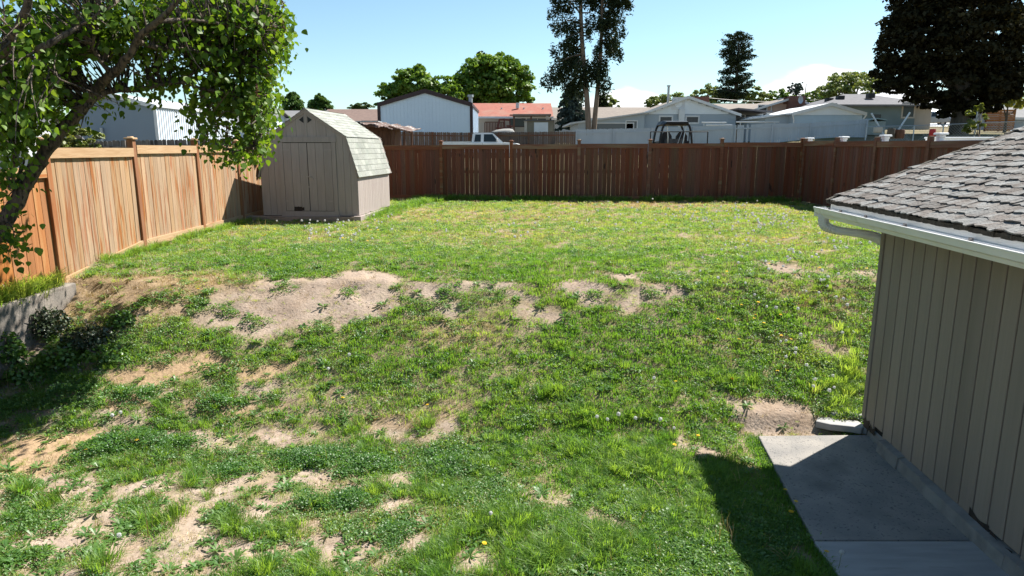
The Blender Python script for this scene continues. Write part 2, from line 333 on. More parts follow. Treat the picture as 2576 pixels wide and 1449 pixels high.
for nm, arr in (('bare', np.clip(bare, 0, 1) * near), ('sand', np.clip(sand, 0, 1) * near), ('dry', np.clip(dry, 0, 1) * near), ('yard', near)):
    a = gm.attributes.new(nm, 'FLOAT', 'POINT'); a.data.foreach_set('value', arr.astype(np.float32))
def zmesh(x, y):
    x = np.asarray(x, float); y = np.asarray(y, float)
    ix = np.clip(np.searchsorted(xs, x) - 1, 0, nx - 2); iy = np.clip(np.searchsorted(ys, y) - 1, 0, ny - 2)
    tx = (x - xs[ix]) / (xs[ix + 1] - xs[ix]); ty = (y - ys[iy]) / (ys[iy + 1] - ys[iy]); Z = Zt.reshape(ny, nx)
    return (Z[iy, ix] * (1 - tx) + Z[iy, ix + 1] * tx) * (1 - ty) + (Z[iy + 1, ix] * (1 - tx) + Z[iy + 1, ix + 1] * tx) * ty
def ground_mat():
    m = bpy.data.materials.new('ground_soil'); m.use_nodes = True; t = m.node_tree; b = t.nodes['Principled BSDF']; b.inputs['Roughness'].default_value = .95; b.inputs['Specular IOR Level'].default_value = .1
    g = t.nodes.new('ShaderNodeNewGeometry')
    def noise(s, d=6):
        n = t.nodes.new('ShaderNodeTexNoise'); n.inputs['Scale'].default_value = s; n.inputs['Detail'].default_value = d; t.links.new(g.outputs['Position'], n.inputs['Vector']); return n.outputs[0]
    def mr(v, a, b_):
        n = t.nodes.new('ShaderNodeMapRange'); t.links.new(v, n.inputs[0]); n.inputs[1].default_value = a; n.inputs[2].default_value = b_; return n.outputs[0]
    def mix(f, a, b_):
        n = t.nodes.new('ShaderNodeMix'); n.data_type = 'RGBA'
        t.links.new(f, n.inputs[0])
        for i, c in ((6, a), (7, b_)):
            if isinstance(c, tuple): n.inputs[i].default_value = (*c, 1)
            else: t.links.new(c, n.inputs[i])
        return n.outputs[2]
    def attr(nm):
        a = t.nodes.new('ShaderNodeAttribute'); a.attribute_name = nm; return a.outputs['Fac']
    soil = mix(mr(noise(2.2), .35, .65), (.335,.266,.212), (.23,.175,.135))
    soil = mix(mr(noise(38, 4), .58, .72), soil, (.34,.285,.235))
    soil = mix(mr(noise(23, 4), .60, .72), soil, (.12,.088,.066))
    sandc = mix(mr(noise(30, 3), .4, .65), (.33,.232,.142), (.28,.192,.115))
    soil = mix(attr('sand'), soil, sandc)
    thatch = mix(mr(noise(9), .4, .6), (.12,.11,.05), (.22,.18,.095))
    soil2 = mix(attr('bare'), mix(mr(noise(1.5), .4, .6), thatch, (.23,.18,.12)), soil)
    s3 = mix(attr('sand'), soil2, sandc)
    s4 = mix(mr(attr('dry'), .2, 1.4), s3, (.26,.18,.095))
    far = mix(mr(noise(.25), .4, .6), (.10,.095,.04), (.17,.135,.085))
    t.links.new(mix(attr('yard'), far, s4), b.inputs['Base Color'])
    bp = t.nodes.new('ShaderNodeBump'); bp.inputs['Strength'].default_value = .7; bp.inputs['Distance'].default_value = .02; t.links.new(noise(26, 8), bp.inputs['Height']); t.links.new(bp.outputs[0], b.inputs['Normal'])
    return m
gm.materials.append(ground_mat())
tag(link('ground', gm), kind='structure')

# ---------------------------------------------------------------- fences (post, rail, board are parts)
def board_meshes(wd, hgt, th, m, n=4):
    out = []
    for k in range(n):
        b = MB(); b.bev(-wd/2, wd/2, -th/2, th/2, 0, hgt, .004); out.append(b.mesh('board', m))
    return out
def panel_fence(name, label, pts, zts, zbs, mats, bw=.146, gap=.004, cap=True, face=1, gapvar=.0, group=None, kick=True, redfirst=False, post_h=.10, cat='fence', skip=()):
    root = empty(name, (pts[0][0], pts[0][1], 0), 0, label, cat, group)
    o0 = Vector((pts[0][0], pts[0][1], 0))
    pw = .055
    for i, p in enumerate(pts):
        j = min(i, len(pts) - 2); d = Vector((pts[j+1][0]-pts[j][0], pts[j+1][1]-pts[j][1], 0)).normalized(); rz = math.atan2(d.y, d.x)
        top = zts[min(i, len(zts)-1)] if i == 0 else max(zts[min(i, len(zts)-1)], zts[i-1])
        bot = zg(*p) - .3
        mb = MB(); mb.bev(-pw, pw, -pw, pw, 0, top + post_h - bot, .006)
        po = mb.build('post', mats['post'], root, Vector((p[0], p[1], bot)) - o0, (random.uniform(-.008,.008), random.uniform(-.008,.008), rz))
        if cap:
            c = MB(); c.bev(-.082, .082, -.082, .082, 0, .028, .006); c.bev(-.055, .055, -.055, .055, .028, .05, .02)
            c.build('post_cap', mats['rail'], po, (0, 0, top + post_h - bot))
    for i in range(len(pts) - 1):
        if i in skip: continue
        a, b = Vector((*pts[i], 0)), Vector((*pts[i+1], 0)); d = (b - a); L = d.length; d.normalize(); rz = math.atan2(d.y, d.x); nrm = Vector((-d.y, d.x, 0)) * face
        zt, (zb0, zb1) = zts[i], zbs[i]
        x = pw + .003
        bm_ = mats['boardred'] if (redfirst and i <= 1) else mats['board']
        dn = .137 if i % 2 else .15
        ms = board_meshes(bw, 1.0, .018, bm_, 1)[0]
        nb = round((L - 2*pw) / (bw + gap)); wstep = (L - 2*pw) / nb; sx = (wstep - gap) / bw
        for k in range(nb):
            c = a + d * (pw + wstep * (k + .5)); fz = (k + .5) / nb; zb = zb0 * (1 - fz) + zb1 * fz
            g = (.008 * random.random() ** 3) * gapvar * ((.3,.45,.8,1.0,.8,.3,.25)[min(i, 6)] if gapvar > .5 else 1)
            o = link('board', ms, root, c - o0 + Vector((0, 0, zb)) + nrm * random.uniform(-.003, .003), (0, random.uniform(-.0016, .0016), rz))
            o.scale = (sx - g / bw, 1, zt - zb - .02)
        off = nrm * .032
        for (h0, h1, zz0, zz1) in ((zt-.15, zt, 0, 0), (None, None, zb0, zb1)):
            r = MB()
            if h0 is not None:
                r.box(pw+.002, L-pw-.002, -.018, .018, h0, h1); z = 0
                r.build('top_rail', mats['rail'], root, a - o0 + off, (0, 0, rz))
                c = MB(); c.box(pw+.002, L-pw-.002, -.05, .022, zt+.001, zt+.034); c.build('top_cap', mats['rail'], root, a - o0 + off*.6, (0, 0, rz)) if mats.get('topcap') else None
            elif kick:
                r.add([(pw+.002,-.018,zb0-.03),(L-pw-.002,-.018,zb1-.03),(L-pw-.002,.018,zb1-.03),(pw+.002,.018,zb0-.03),(pw+.002,-.018,zb0+.11),(L-pw-.002,-.018,zb1+.11),(L-pw-.002,.018,zb1+.11),(pw+.002,.018,zb0+.11)],
                      [(0,3,2,1),(4,5,6,7),(0,1,5,4),(1,2,6,5),(2,3,7,6),(3,0,4,7)])
                r.build('bottom_rail', mats['rail'], root, a - o0 + off, (0, 0, rz))
        r = MB(); r.box(pw, L-pw, -.02, .02, (zt+zb0)/2-.045, (zt+zb0)/2+.045); r.build('back_rail', mats['post'], root, a - o0 - nrm*.035, (0, 0, rz))
    return root
LX = -6.7
lp = [(LX-.03, 5.1), (LX-.02, 7.55), (LX, 9.95), (LX, 12.3), (LX, 14.75), (LX, 16.95), (LX-.03, 19.4), (LX-.03, 21.9), (LX-.03, 24.55)]
lz = [2.93, 2.95, 3.22, 3.27, 3.28, 3.26, 3.27, 3.28]
def zbn(a, b, e=.06): return (zg(a[0]+.15, a[1])+e, zg(b[0]+.15, b[1])+e)
lb = [(1.18,1.18),(1.2,1.25)] + [zbn(lp[i], lp[i+1]) for i in range(2, 8)]
panel_fence('wooden_fence', 'sunlit honey coloured cedar board fence along the left side of the yard', lp, lz, lb,
            dict(post=M['post'], board=M['cedar'], boardred=M['cedar_red'], rail=M['cedar_rail']), .14, .004, True, -1, redfirst=True)
bx = lambda x: 24.1 - .085 * x
bp_ = [(x, bx(x)) for x in (-6.6, -4.9, -2.48, -.04, 2.3, 4.68, 7.08, 9.70)]
bzt = [3.33, 3.33, 3.35, 3.36, 3.38, 3.39, 3.42]
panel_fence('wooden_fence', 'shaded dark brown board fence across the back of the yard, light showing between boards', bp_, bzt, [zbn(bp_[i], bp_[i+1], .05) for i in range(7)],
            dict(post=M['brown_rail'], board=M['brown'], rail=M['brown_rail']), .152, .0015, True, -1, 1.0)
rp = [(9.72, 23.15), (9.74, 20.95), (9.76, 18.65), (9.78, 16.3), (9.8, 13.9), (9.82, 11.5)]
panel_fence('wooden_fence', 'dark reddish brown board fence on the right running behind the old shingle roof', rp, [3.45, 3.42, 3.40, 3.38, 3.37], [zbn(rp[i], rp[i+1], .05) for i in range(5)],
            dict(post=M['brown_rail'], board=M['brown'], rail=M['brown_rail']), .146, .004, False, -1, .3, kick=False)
# low concrete retaining wall under the left fence
mb = MB(); y0, y1 = 4.2, 9.9
mb.add([(-6.76,y0,-.3),(-6.50,y0,-.3),(-6.42,y1,-.3),(-6.76,y1,-.3),(-6.76,y0,1.22),(-6.52,y0,1.22),(-6.44,y1,1.27),(-6.76,y1,1.27)],[(0,3,2,1),(4,5,6,7),(0,1,5,4),(1,2,6,5),(2,3,7,6),(3,0,4,7)])
wl = mb.mesh('retaining_wall', M['wallconcrete']); bevw = link('retaining_wall', wl)
bv = bevw.modifiers.new('bevel', 'BEVEL'); bv.width = .02; bv.segments = 2
tag(bevw, 'low weathered concrete retaining wall under the left end of the cedar fence', 'retaining wall')

# ---------------------------------------------------------------- garage on the right
GA = empty('garage', (4.03, 7.35, 0), -math.atan(.0639), 'taupe board sided garage with an old curled shingle roof and white gutter', 'garage')
GL = 10.0; ZT = 2.52
nb = int(GL / .2032)
mbs = MB(); mbs.bev(-.012, .012, -.0928, .0928, 0, 1, .003); sbm = mbs.mesh('wall_board', M['siding'])
for k in range(nb):
    y = -.05 - .1016 - k * .2032
    zb = .16 + (random.random() - .5) * .02
    if 10 <= k <= 12: zb += .02
    if k in (1,): zb += .04
    link('wall_board', sbm, GA, (0, y, zb), (0, 0, 0), (1, 1, ZT - zb))
mb = MB(); mb.box(-.024, .02, -.048, .024, .2, ZT); mb.build('corner_board', M['siding'], GA)
mb = MB(); mb.box(.016, .05, -GL, -.03, .0, ZT); mb.build('wall_backing', M['sidingdark'], GA)
# gable walls and the far wall
for yy in (-.01, -GL):
    mb = MB(); mb.prism([(.03,.16),(6.2,.16),(6.2,ZT),(3.1,ZT+1.2),(.03,ZT)], yy-.02, yy, 'y'); mb.build('gable_wall', M['siding'], GA)
mb = MB(); mb.box(6.2, 6.24, -GL, 0, .1, ZT); mb.build('wall', M['siding'], GA)
mb = MB()
for k in range(24):      # rough poured footing along the wall
    a, b = -.12 - k*.42, -.12 - (k+1)*.42
    w0 = .10 + .02*random.random(); h = .135 + .02*random.random()
    if k == 0: w0, h = .03, .12
    mb.add([(-w0,b,-.1),(.02,b,-.1),(.02,a,-.1),(-w0,a,-.1),(-w0+.03,b,h),(.02,b,h+.02),(.02,a,h+.02),(-w0+.03,a,h)],[(0,3,2,1),(4,5,6,7),(0,1,5,4),(1,2,6,5),(2,3,7,6),(3,0,4,7)])
mb.build('footing', M['footing'], GA)
mb = MB()
for y0_, y1_, h in ((-.16,-.02,.24),(-.30,-.18,.2),(-2.32,-2.05,.23),(-2.62,-2.34,.19)):
    mb.add([(-.017,y0_,.1),(-.017,y1_,.1),(-.017,y1_,h),(-.017,(y0_+y1_)/2,h-.05),(-.017,y0_,h-.02)],[(0,1,2,3,4)])
mb.build('rot_patch', M['sheddark'], GA)
# roof
PIT = math.atan(.39); RX, RZ, RY = -.38, 2.625, .56
RF = bpy.data.objects.new('roof', None)
mbd = MB(); mbd.prism([(RX+.02,-.045),(3.1,-.045+.39*3.5),(6.62,-.045),(6.62,-.10),(3.1,-.10+.39*3.5),(RX+.02,-.10)], -GL-.3, RY-.02, 'y')
RFo = mbd.build('roof', M['shingledeck'], GA, (0, 0, RZ))
mb = MB(); mb.box(RX+.0, RX+.025, -GL-.3, RY-.01, -.17, -.03); mb.build('fascia', M['white'], RFo)
mb = MB(); mb.box(RX+.03, .0, -GL-.3, RY-.03, -.11, -.095); mb.build('soffit', M['siding'], RFo)
mb = MB(); mb.prism([(RX+.01,-.2),(3.1,-.2+.39*3.5),(6.6,-.2),(6.6,-.03),(3.1,-.03+.39*3.5),(RX+.01,-.03)], RY-.018, RY, 'y'); mb.build('rake_board', M['white'], RFo)
# ragged dark edge of old shingle layers at the eave
mb = MB(); n = 160
for k in range(n):
    a = RY + .01 - k * (GL + .3) / n; b = a - (GL + .3) / n
    q = .012 * random.random(); mb.box(RX - .035 - q, RX + .03, b, a, -.035 - .01 * random.random(), -.008 + .006*random.random())
mb.build('shingle_edge', M['shingleedge'], RFo)
def tabmesh(wd, seed):
    rg = random.Random(seed); n = 7; ex = .255; th = .006
    lo = [(-wd/2 + wd*i/n, -.01 + rg.uniform(-.024, .016) - (.012 if i in (0, n) and rg.random() < .5 else 0)) for i in range(n+1)]
    curl = [rg.uniform(.001, .008) * (1.8 if i in (0, n) else 1) for i in range(n+1)]
    top, mid, bot, un = [], [], [], []
    V = []; Fs = []
    for i, (y, x) in enumerate(lo):
        V.append((ex, y, .002)); V.append((.09 + rg.uniform(-.02, .02), y, th + rg.uniform(-.003, .005))); V.append((x, y, th + curl[i])); V.append((x, y, curl[i] - .004))
    for i in range(n):
        a, b = i*4, (i+1)*4; Fs += [(a, b, b+1, a+1), (a+1, b+1, b+2, a+2), (a+2, b+2, b+3, a+3)]
    Fs += [(0, 1, 2, 3), (n*4+3, n*4+2, n*4+1, n*4)]
    m = MB(); m.add(V, Fs); return m
TM = [tabmesh(.298, k).mesh('shingle', M['shingle']) for k in range(9)]
rest = MB(); cnt = 0; EXPO = .14
for c in range(27):
    u = c * EXPO - .012
    off = (c % 2) * .15 + random.uniform(-.02, .02)
    y = RY + .01 - off + .15
    while y > -GL - .2:
        yc = y - .15
        if yc < RY - .1:
            px = RX - .03 + u * math.cos(PIT); pz = .016 + u * math.sin(PIT)
            ww = random.uniform(.96, 1.0)
            Mx = Matrix.Translation((px, yc, pz)) @ Matrix.Rotation(-PIT + .034 + random.uniform(-.012, .012), 4, 'Y') @ Matrix.Rotation(random.uniform(-.055, .055), 4, 'Z') @ Matrix.Diagonal((1, ww, random.uniform(.6, 1.4), 1))
            if yc > -4.05 + c * .045 and cnt < 300 and c < 21:
                if random.random() > .012:
                    o = link('shingle', random.choice(TM), RFo); o.matrix_local = Mx; cnt += 1
            elif yc > -7:
                me = tabmesh(.29, random.randint(0, 99)); rest.add([Mx @ Vector(v) for v in me.v], me.f)
        y -= .30
tag(rest.build('shingle_field', M['shingle'], RFo), kind='stuff')
# ragged shingle ends along the rake
mb = MB()
for k in range(70):
    u = k * .055; px = RX - .03 + u*math.cos(PIT); pz = u*math.sin(PIT)
    Mx = Matrix.Translation((px, RY + random.uniform(-.03, .03), pz)) @ Matrix.Rotation(-PIT, 4, 'Y'); mb.box(-.03, .035, -.05, .02, -.02, .012 + random.uniform(0, .012), Mx)
mb.build('rake_edge', M['shingleedge'], RFo)
# gutter (open K profile), hangers, downspout
prof = [(-.405,-.035),(-.405,-.135),(-.485,-.135),(-.505,-.10),(-.53,-.085),(-.545,-.045),(-.553,-.03),(-.553,-.022),(-.538,-.022),(-.536,-.04),(-.522,-.08),(-.498,-.095),(-.48,-.128),(-.412,-.128),(-.410,-.035)]
mb = MB(); mb.prism(prof, -GL-.3, RY+.06, 'y'); gut = mb.build('gutter', M['white'], GA, (0, 0, RZ-.06))
mb = MB(); mb.box(-.536, -.407, RY+.052, RY+.058, -.134, -.026); mb.build('end_cap', M['white'], gut)
mb = MB(); mb.box(-.485, -.4035, -GL-.3, RY+.05, -.1275, -.124)
mb.box(-.4095, -.4065, -GL-.3, RY+.05, -.124, -.036); mb.build('gutter_liner', M['gutterin'], gut)
for k in range(12):
    y = RY - .06 - [0, .33, .95, 1.75, 2.75, 3.6, 4.4, 5.2, 6, 6.8, 7.6, 8.4][k]
    mb = MB(); mb.box(-.535, -.41, y-.012, y+.012, -.045, -.04); mb.box(-.425, -.41, y-.02, y+.02, -.05, -.02); mb.build('gutter_hanger', M['drip'], gut)
path = catmull([(-.47,RY-.07,RZ-.13),(-.47,RY-.07,RZ-.24),(-.44,RY-.09,RZ-.30),(-.34,RY-.15,RZ-.335),(-.10,RY-.33,RZ-.36),(.03,RY-.42,RZ-.41),(.11,.09,RZ-.54),(.11,.085,1.2),(.11,.085,.18)], 7)
mb = MB(); V = []; n = len(path); seg = 20
for i, p in enumerate(path):
    t = (path[min(i+1,n-1)] - path[max(i-1,0)]).normalized(); a = t.cross(Vector((.55,-.83,0)))
    if a.length < .15: a = t.cross(Vector((.55,-.83,.3)))
    a.normalize(); b = t.cross(a)
    for k in range(seg):
        an = 2*math.pi*k/seg; c, s = math.cos(an), math.sin(an); q = (abs(c)**6 + abs(s)**6) ** (-1/6) * (1 - .06*(k % 2))
        crimp = 1 - .07 * (i % 2) if 3 < i < 22 else 1
        V.append(p + (a*c*.043 + b*s*.058) * q * crimp)
Fs = [(i*seg+k, i*seg+(k+1)%seg, (i+1)*seg+(k+1)%seg, (i+1)*seg+k) for i in range(n-1) for k in range(seg)]
mb.add(V, Fs); mb.build('downspout', pmat('downspout_paint', (.62,.62,.60), (.55,.55,.53), 4, .45), GA)

# slabs by the garage
def slab(name, label, pts, z0, z1, m):
    mb = MB(); n = len(pts); mb.prism(pts, z0, z1, 'z'); o = mb.build(name, m); b = o.modifiers.new('bevel', 'BEVEL'); b.width = .012; b.segments = 2
    return tag(o, label, 'concrete slab')
slab('concrete_slab', 'old darker concrete slab running along the garage wall', [(2.50,5.12),(3.9,5.12),(4.02,7.25),(2.78,7.22)], -.2, .03, M['concrete'])
slab('concrete_slab', 'paler newer concrete slab at the bottom right corner', [(2.30,-1.5),(3.5,-1.5),(3.9,5.10),(2.49,5.10)], -.2, .036, M['concretenew'])
c0 = gp(2112, 1068)
for i, (dx, dy, a, wd, dp, th) in enumerate(((0, .02, -.35, .50, .20, .05), (.30, -.10, -.5, .34, .14, .045), (.16, .20, -.2, .36, .12, .04))):
    rg = random.Random(40+i); pts = [(wd/2*sx + rg.uniform(-.03, .03), dp/2*sy + rg.uniform(-.02, .02)) for sx, sy in ((-1,-1),(-.3,-1.05),(.4,-.95),(1,-.9),(1.05,0),(.95,1),(.2,.92),(-.5,1.05),(-1,.9))]
    mb = MB(); mb.prism(pts, -.05, th*.6, 'z'); o = mb.build('splash_slab', M['concretenew'], None, (c0.x+dx, c0.y+dy, zg(c0.x+dx, c0.y+dy)-.005), (.02, .02, a)); b = o.modifiers.new('bevel', 'BEVEL'); b.width = .012; b.segments = 2
    tag(o, ['longest flat pale slab lying on the soil under the downspout', 'short flat pale slab touching the garage corner', 'narrow flat pale slab half in the grass behind the longest one'][i], 'slab')
# ---------------------------------------------------------------- barn shed
SH = empty('barn_shed', (-5.03, 17.12, 0), math.atan(-.08), 'taupe gambrel roofed wooden shed with double doors in front of the back fence', 'shed')
SB = 1.52; HW = 1.22; SD = 3.0; ZE, ZBk, ZP = 2.74, 3.50, 4.16; XB = 1.0
def roofz(x):
    x = abs(x); return ZP + (ZBk-ZP)*x/XB if x < XB else ZBk + (ZE-ZBk)*(x-XB)/(HW-XB)
def fboard(name, x0, x1, z0, zcap, y0, y1, m, parent=SH, drop=.0):
    xs_ = sorted({x0, x1} | {q for q in (-XB, 0, XB) if x0 < q < x1})
    top = [(x, min(zcap, roofz(x) - drop)) for x in xs_]
    extra = []
    for (a, za), (b, zb) in zip(top, top[1:]):      # where the cap height crosses the roof line
        pass
    poly = [(x0, z0), (x1, z0)] + top[::-1]
    mb = MB(); mb.prism(poly, y0, y1, 'y'); return mb.build(name, m, parent)
W0 = .2032
edges = [-HW]
x = -HW
front = []
dl, dr, dz0, dz1 = -.60, .60, SB+.17, 3.36
lefts = [-HW, -1.02, -.86, -.72]; rights = [.72, .90, 1.06, HW]
for a, b in zip(lefts, lefts[1:]): fboard('wall_board', a+.003, b-.003, SB+.05, 9, -.012, .012, M['shed'])
for a, b in zip(rights, rights[1:]): fboard('wall_board', a+.003, b-.003, SB+.05, 9, -.012, .012, M['shed'])
for a, b in ((-.72, -.5), (-.5, -.25), (-.25, 0), (0, .25), (.25, .5), (.5, .72)): fboard('gable_board', a+.0025, b-.0025, 3.50, 9, -.012, .012, M['shed'])
mb = MB(); mb.prism([(-HW+.02,SB+.02),(HW-.02,SB+.02),(HW-.02,ZE-.03),(XB-.02,ZBk-.04),(0,ZP-.05),(-XB+.02,ZBk-.04),(-HW+.02,ZE-.03)], .014, .03, 'y'); mb.build('wall_backing', M['sheddark'], SH)
fboard('door_post', -.72, -.615, SB+.05, 3.36, -.035, -.0135, M['shed']); fboard('door_post', .615, .72, SB+.05, 3.36, -.035, -.0135, M['shed'])
fboard('header_board', -.74, .74, 3.365, 3.50, -.038, -.0135, M['shed']); fboard('sill_board', -.74, .74, SB+.03, SB+.16, -.036, -.0135, M['shed'])
for sgn in (-1, 1):
    a, b = (-.61, -.006) if sgn < 0 else (.006, .61)
    n = 3; wd = (b - a) / n
    D = bpy.data.objects.new('door', None)
    mb = MB(); mb.box(a, b, -.012, .010, dz0, dz1); D = mb.build('door', M['sheddark'], SH)
    for k in range(n):
        q = MB(); q.box(a+wd*k+.003, a+wd*(k+1)-.003, -.032, -.0125, dz0 + (.10 if (sgn < 0 and k in (1,)) else 0), dz1-.012); q.build('door_board', M['shed'], D)
    for zz in (dz0+.24, dz1-.18):
        q = MB(); q.box(a+.02, a+.16, -.036, -.0325, zz, zz+.012) if False else q.box((a if sgn < 0 else b-.16), (a+.16 if sgn < 0 else b), -.037, -.0328, zz-.02, zz+.02); q.build('hinge', M['shed'], D)
mb = MB()
mb.add([(-.43,-.034,dz0+.01),(-.15,-.034,dz0+.01),(-.15,-.034,dz0+.09),(-.22,-.034,dz0+.075),(-.3,-.034,dz0+.11),(-.38,-.034,dz0+.06)],[(0,1,2,3,4,5)]); mb.build('rotten_patch', M['sheddark'], SH)
mb = MB(); mb.box(-.05, .09, -.045, -.034, 2.52, 2.545); mb.tube([(.06,-.05,2.53),(.12,-.06,2.50),(.13,-.05,2.46)], .008, 6); mb.box(-.012,.012,-.05,-.034,2.26,2.30); mb.build('latch', M['drip'], SH)
for s in (-1, 1):
    mb = MB(); mb.prism([(s*.05,3.82),(s*.16,3.90),(s*.05,3.98)], -.02, -.0125, 'y'); mb.build('vent', M['black'], SH)
mb = MB(); mb.box(-.022, .022, -.024, -.0125, 3.50, ZP-.06); mb.build('gable_strip', M['shed'], SH)
# rake trim following the gambrel
for sgn in (-1, 1):
    for (xa, za), (xb, zb) in (((0, ZP), (XB, ZBk)), ((XB, ZBk), (HW, ZE))):
        mb = MB(); mb.prism([(sgn*xa,za-.10),(sgn*xb,zb-.10),(sgn*xb,zb-.012),(sgn*xa,za-.012)], -.046, -.040, 'y') if False else mb.prism([(sgn*xa,za-.085),(sgn*(xb-(.05 if xb==HW else 0)),zb-.07),(sgn*xb,zb-.01),(sgn*xa,za-.01)], -.034, -.0135, 'y'); mb.build('rake_trim', M['shed'], SH)
# right and left side walls
for sgn in (1, -1):
    y = 0.0; k = 0
    while y < SD - .02:
        ww = min(.152, SD - y)
        mb = MB(); z0 = SB + .06 + (.02 if k == 6 else 0)
        xx0, xx1 = (HW-.012, HW+.012) if sgn > 0 else (-HW-.012, -HW+.012)
        q = MB(); q.box(xx0, xx1, y+.003+(.006 if sgn > 0 and k in (8, 15) else 0), y+ww-.003, z0, ZE-.02); o = q.build('side_board', M['shed'], SH)
        y += ww; k += 1
    q = MB(); q.box(sgn*(HW-.03)-.006, sgn*(HW-.03)+.006, .03, SD-.03, SB+.05, ZE-.03); q.build('wall_backing', M['sheddark'], SH)
mb = MB(); mb.prism([(-HW+.02,SB+.02),(HW-.02,SB+.02),(HW-.02,ZE-.03),(XB-.02,ZBk-.04),(0,ZP-.05),(-XB+.02,ZBk-.04),(-HW+.02,ZE-.03)], SD-.02, SD, 'y'); mb.build('back_wall', M['shed'], SH)
# roof: two slopes a side, asphalt tabs on the side in view
mb = MB()
for sgn in (-1, 1):
    xe = HW + .06; ze = ZE - .06*(ZBk-ZE)/(HW-XB)
    mb.prism([(0,ZP),(sgn*XB,ZBk),(sgn*xe,ze),(sgn*(xe-.02),ze-.015),(sgn*(XB-.015),ZBk-.02),(0,ZP-.025)], -.05, SD+.06, 'y')
roof = mb.build('roof', M['shed'], SH)
mb = MB(); mb.box(-.149, .149, 0, .15, 0, .006); tm = []
for k in range(4):
    q = MB(); wv = [random.uniform(-.006, .004) for _ in range(5)]
    V = []; 
    for i in range(5): y = -.148 + .296*i/4; V += [(-.002, y, .006), (.165, y, .002), (-.002+wv[i], y, .0)]
    Fs = []
    for i in range(4): a, b = i*3, i*3+3; Fs += [(a, b, b+1, a+1), (a, a+2, b+2, b)]
    q.add(V, Fs); tm.append(q.mesh('roof_shingle', M['shedshingle']))
leftm = MB()
for sgn in (1, -1):
    for (xa, za), (xb, zb) in (((XB, ZBk), (HW+.065, ZE-.065*(ZBk-ZE)/(HW-XB))), ((0, ZP), (XB+.02, ZBk-.012))):
        L = math.hypot(xb-xa, zb-za); n = round(L / .142); st = L / n; an = math.atan2(za-zb, xb-xa)
        for c in range(n):
            d = L - (c) * st; f = d / L; px, pz = xa + (xb-xa)*f, za + (zb-za)*f
            y = -.06 + ((c % 2) * .15) ; first = True
            while y < SD + .05:
                wdt = .30 if not (first and c % 2 == 0) else .30
                yc = y + .148
                y += .30; first = False
                sc_y = 1.0
                if yc - .148 > SD: break
                Mx = Matrix.Translation((px*sgn, yc - .15*(c % 2) * (1 if yc < .3 else 0) * 0, pz + .007)) @ Matrix.Rotation((an - .025) if sgn > 0 else (-an + .025), 4, 'Y') @ Matrix.Rotation(math.pi if sgn > 0 else 0, 4, 'Z') @ Matrix.Diagonal((1, min(1, (SD+.07-yc)/.15), 1, 1))
                if sgn > 0: o = link('roof_shingle', random.choice(tm), roof); o.matrix_local = Mx
                else: leftm.add([Mx @ v.co for v in tm[0].vertices], [tuple(p.vertices) for p in tm[0].polygons])
        if True:
            for c in range(1, n, 2):   # starter half tabs at the front rake
                d = L - c*st; f = d / L; px, pz = xa + (xb-xa)*f, za + (zb-za)*f
                Mx = Matrix.Translation((px*sgn, .016, pz+.007)) @ Matrix.Rotation((an-.025) if sgn > 0 else (-an+.025), 4, 'Y') @ Matrix.Rotation(math.pi if sgn > 0 else 0, 4, 'Z') @ Matrix.Diagonal((1, .5, 1, 1))
                if sgn > 0: o = link('roof_shingle', random.choice(tm), roof); o.matrix_local = Mx
                else: leftm.add([Mx @ v.co for v in tm[0].vertices], [tuple(p.vertices) for p in tm[0].polygons])
tag(leftm.build('shingle_field', M['shedshingle'], roof), kind='stuff')
mb = MB(); mb.prism([(-.09,ZP-.05),(0,ZP+.012),(.09,ZP-.05),(.09,ZP-.035),(0,ZP+.024),(-.09,ZP-.035)], -.055, SD+.06, 'y'); mb.build('ridge_cap', M['shedshingle'], roof)
# timber skids
mb = MB(); mb.box(-1.62, HW+.02, -.16, .02, SB-.25, SB+.035); mb.build('skid', pmat('skid_timber', (.30,.24,.2), (.2,.16,.13), 4, .85, .3, (1,8,8)), SH)
mb = MB(); mb.box(HW-.08, HW+.10, -.18, SD*.75, SB-.25, SB+.05); mb.build('skid', M['shed'], SH)
# ---------------------------------------------------------------- things beyond the fences
def X(u, Y): return (u - 1288) / 1752 * Y
def Z(v, Y): return at(1288, v, Y).z
M['bluemetal'] = pmat('pale_blue_metal', (.60,.70,.81), (.56,.66,.77), .6, .5, 0, (1,1,.3))
M['slate'] = pmat('slate_blue_metal', (.215,.262,.315), (.20,.245,.295), .5, .55)
M['whitemetal'] = pmat('white_metal_roof', (.5,.52,.54), (.44,.46,.48), .8, .4)
M['maroon'] = pmat('dark_maroon_trim', (.05,.028,.03), None, 2, .5)
M['roofgrey'] = pmat('grey_shingle_roof', (.16,.16,.165), (.125,.125,.13), 3, .9, .2, c3=(.19,.19,.185), s3=.7, k3=(.5,.7))
M['roofpink'] = pmat('brown_pink_shingle_roof', (.17,.115,.095), (.135,.092,.078), 3, .9, .2)
M['roofred'] = pmat('red_shingle_roof', (.29,.105,.075), (.24,.085,.06), 3, .9, .2, c3=(.26,.14,.105), s3=.5, k3=(.5,.7))
M['rooftan'] = pmat('tan_shingle_roof', (.21,.18,.155), (.17,.145,.125), 3, .9, .2)
M['roofdark'] = pmat('dark_grey_shingle_roof', (.115,.115,.125), (.09,.09,.10), 3, .9, .2)
M['bluegrey'] = pmat('blue_grey_siding', (.36,.41,.46), (.335,.385,.435), 1, .6)
M['whiteside'] = pmat('white_siding', (.76,.80,.84), (.71,.75,.79), 1, .6)
M['whitetrim'] = pmat('white_trim', (.66,.67,.68), (.6,.61,.62), 2, .5)
M['tanwall'] = pmat('tan_stucco', (.47,.415,.35), (.43,.38,.32), 1, .8)
M['peach'] = pmat('peach_siding', (.53,.36,.285), (.48,.325,.26), 1, .75)
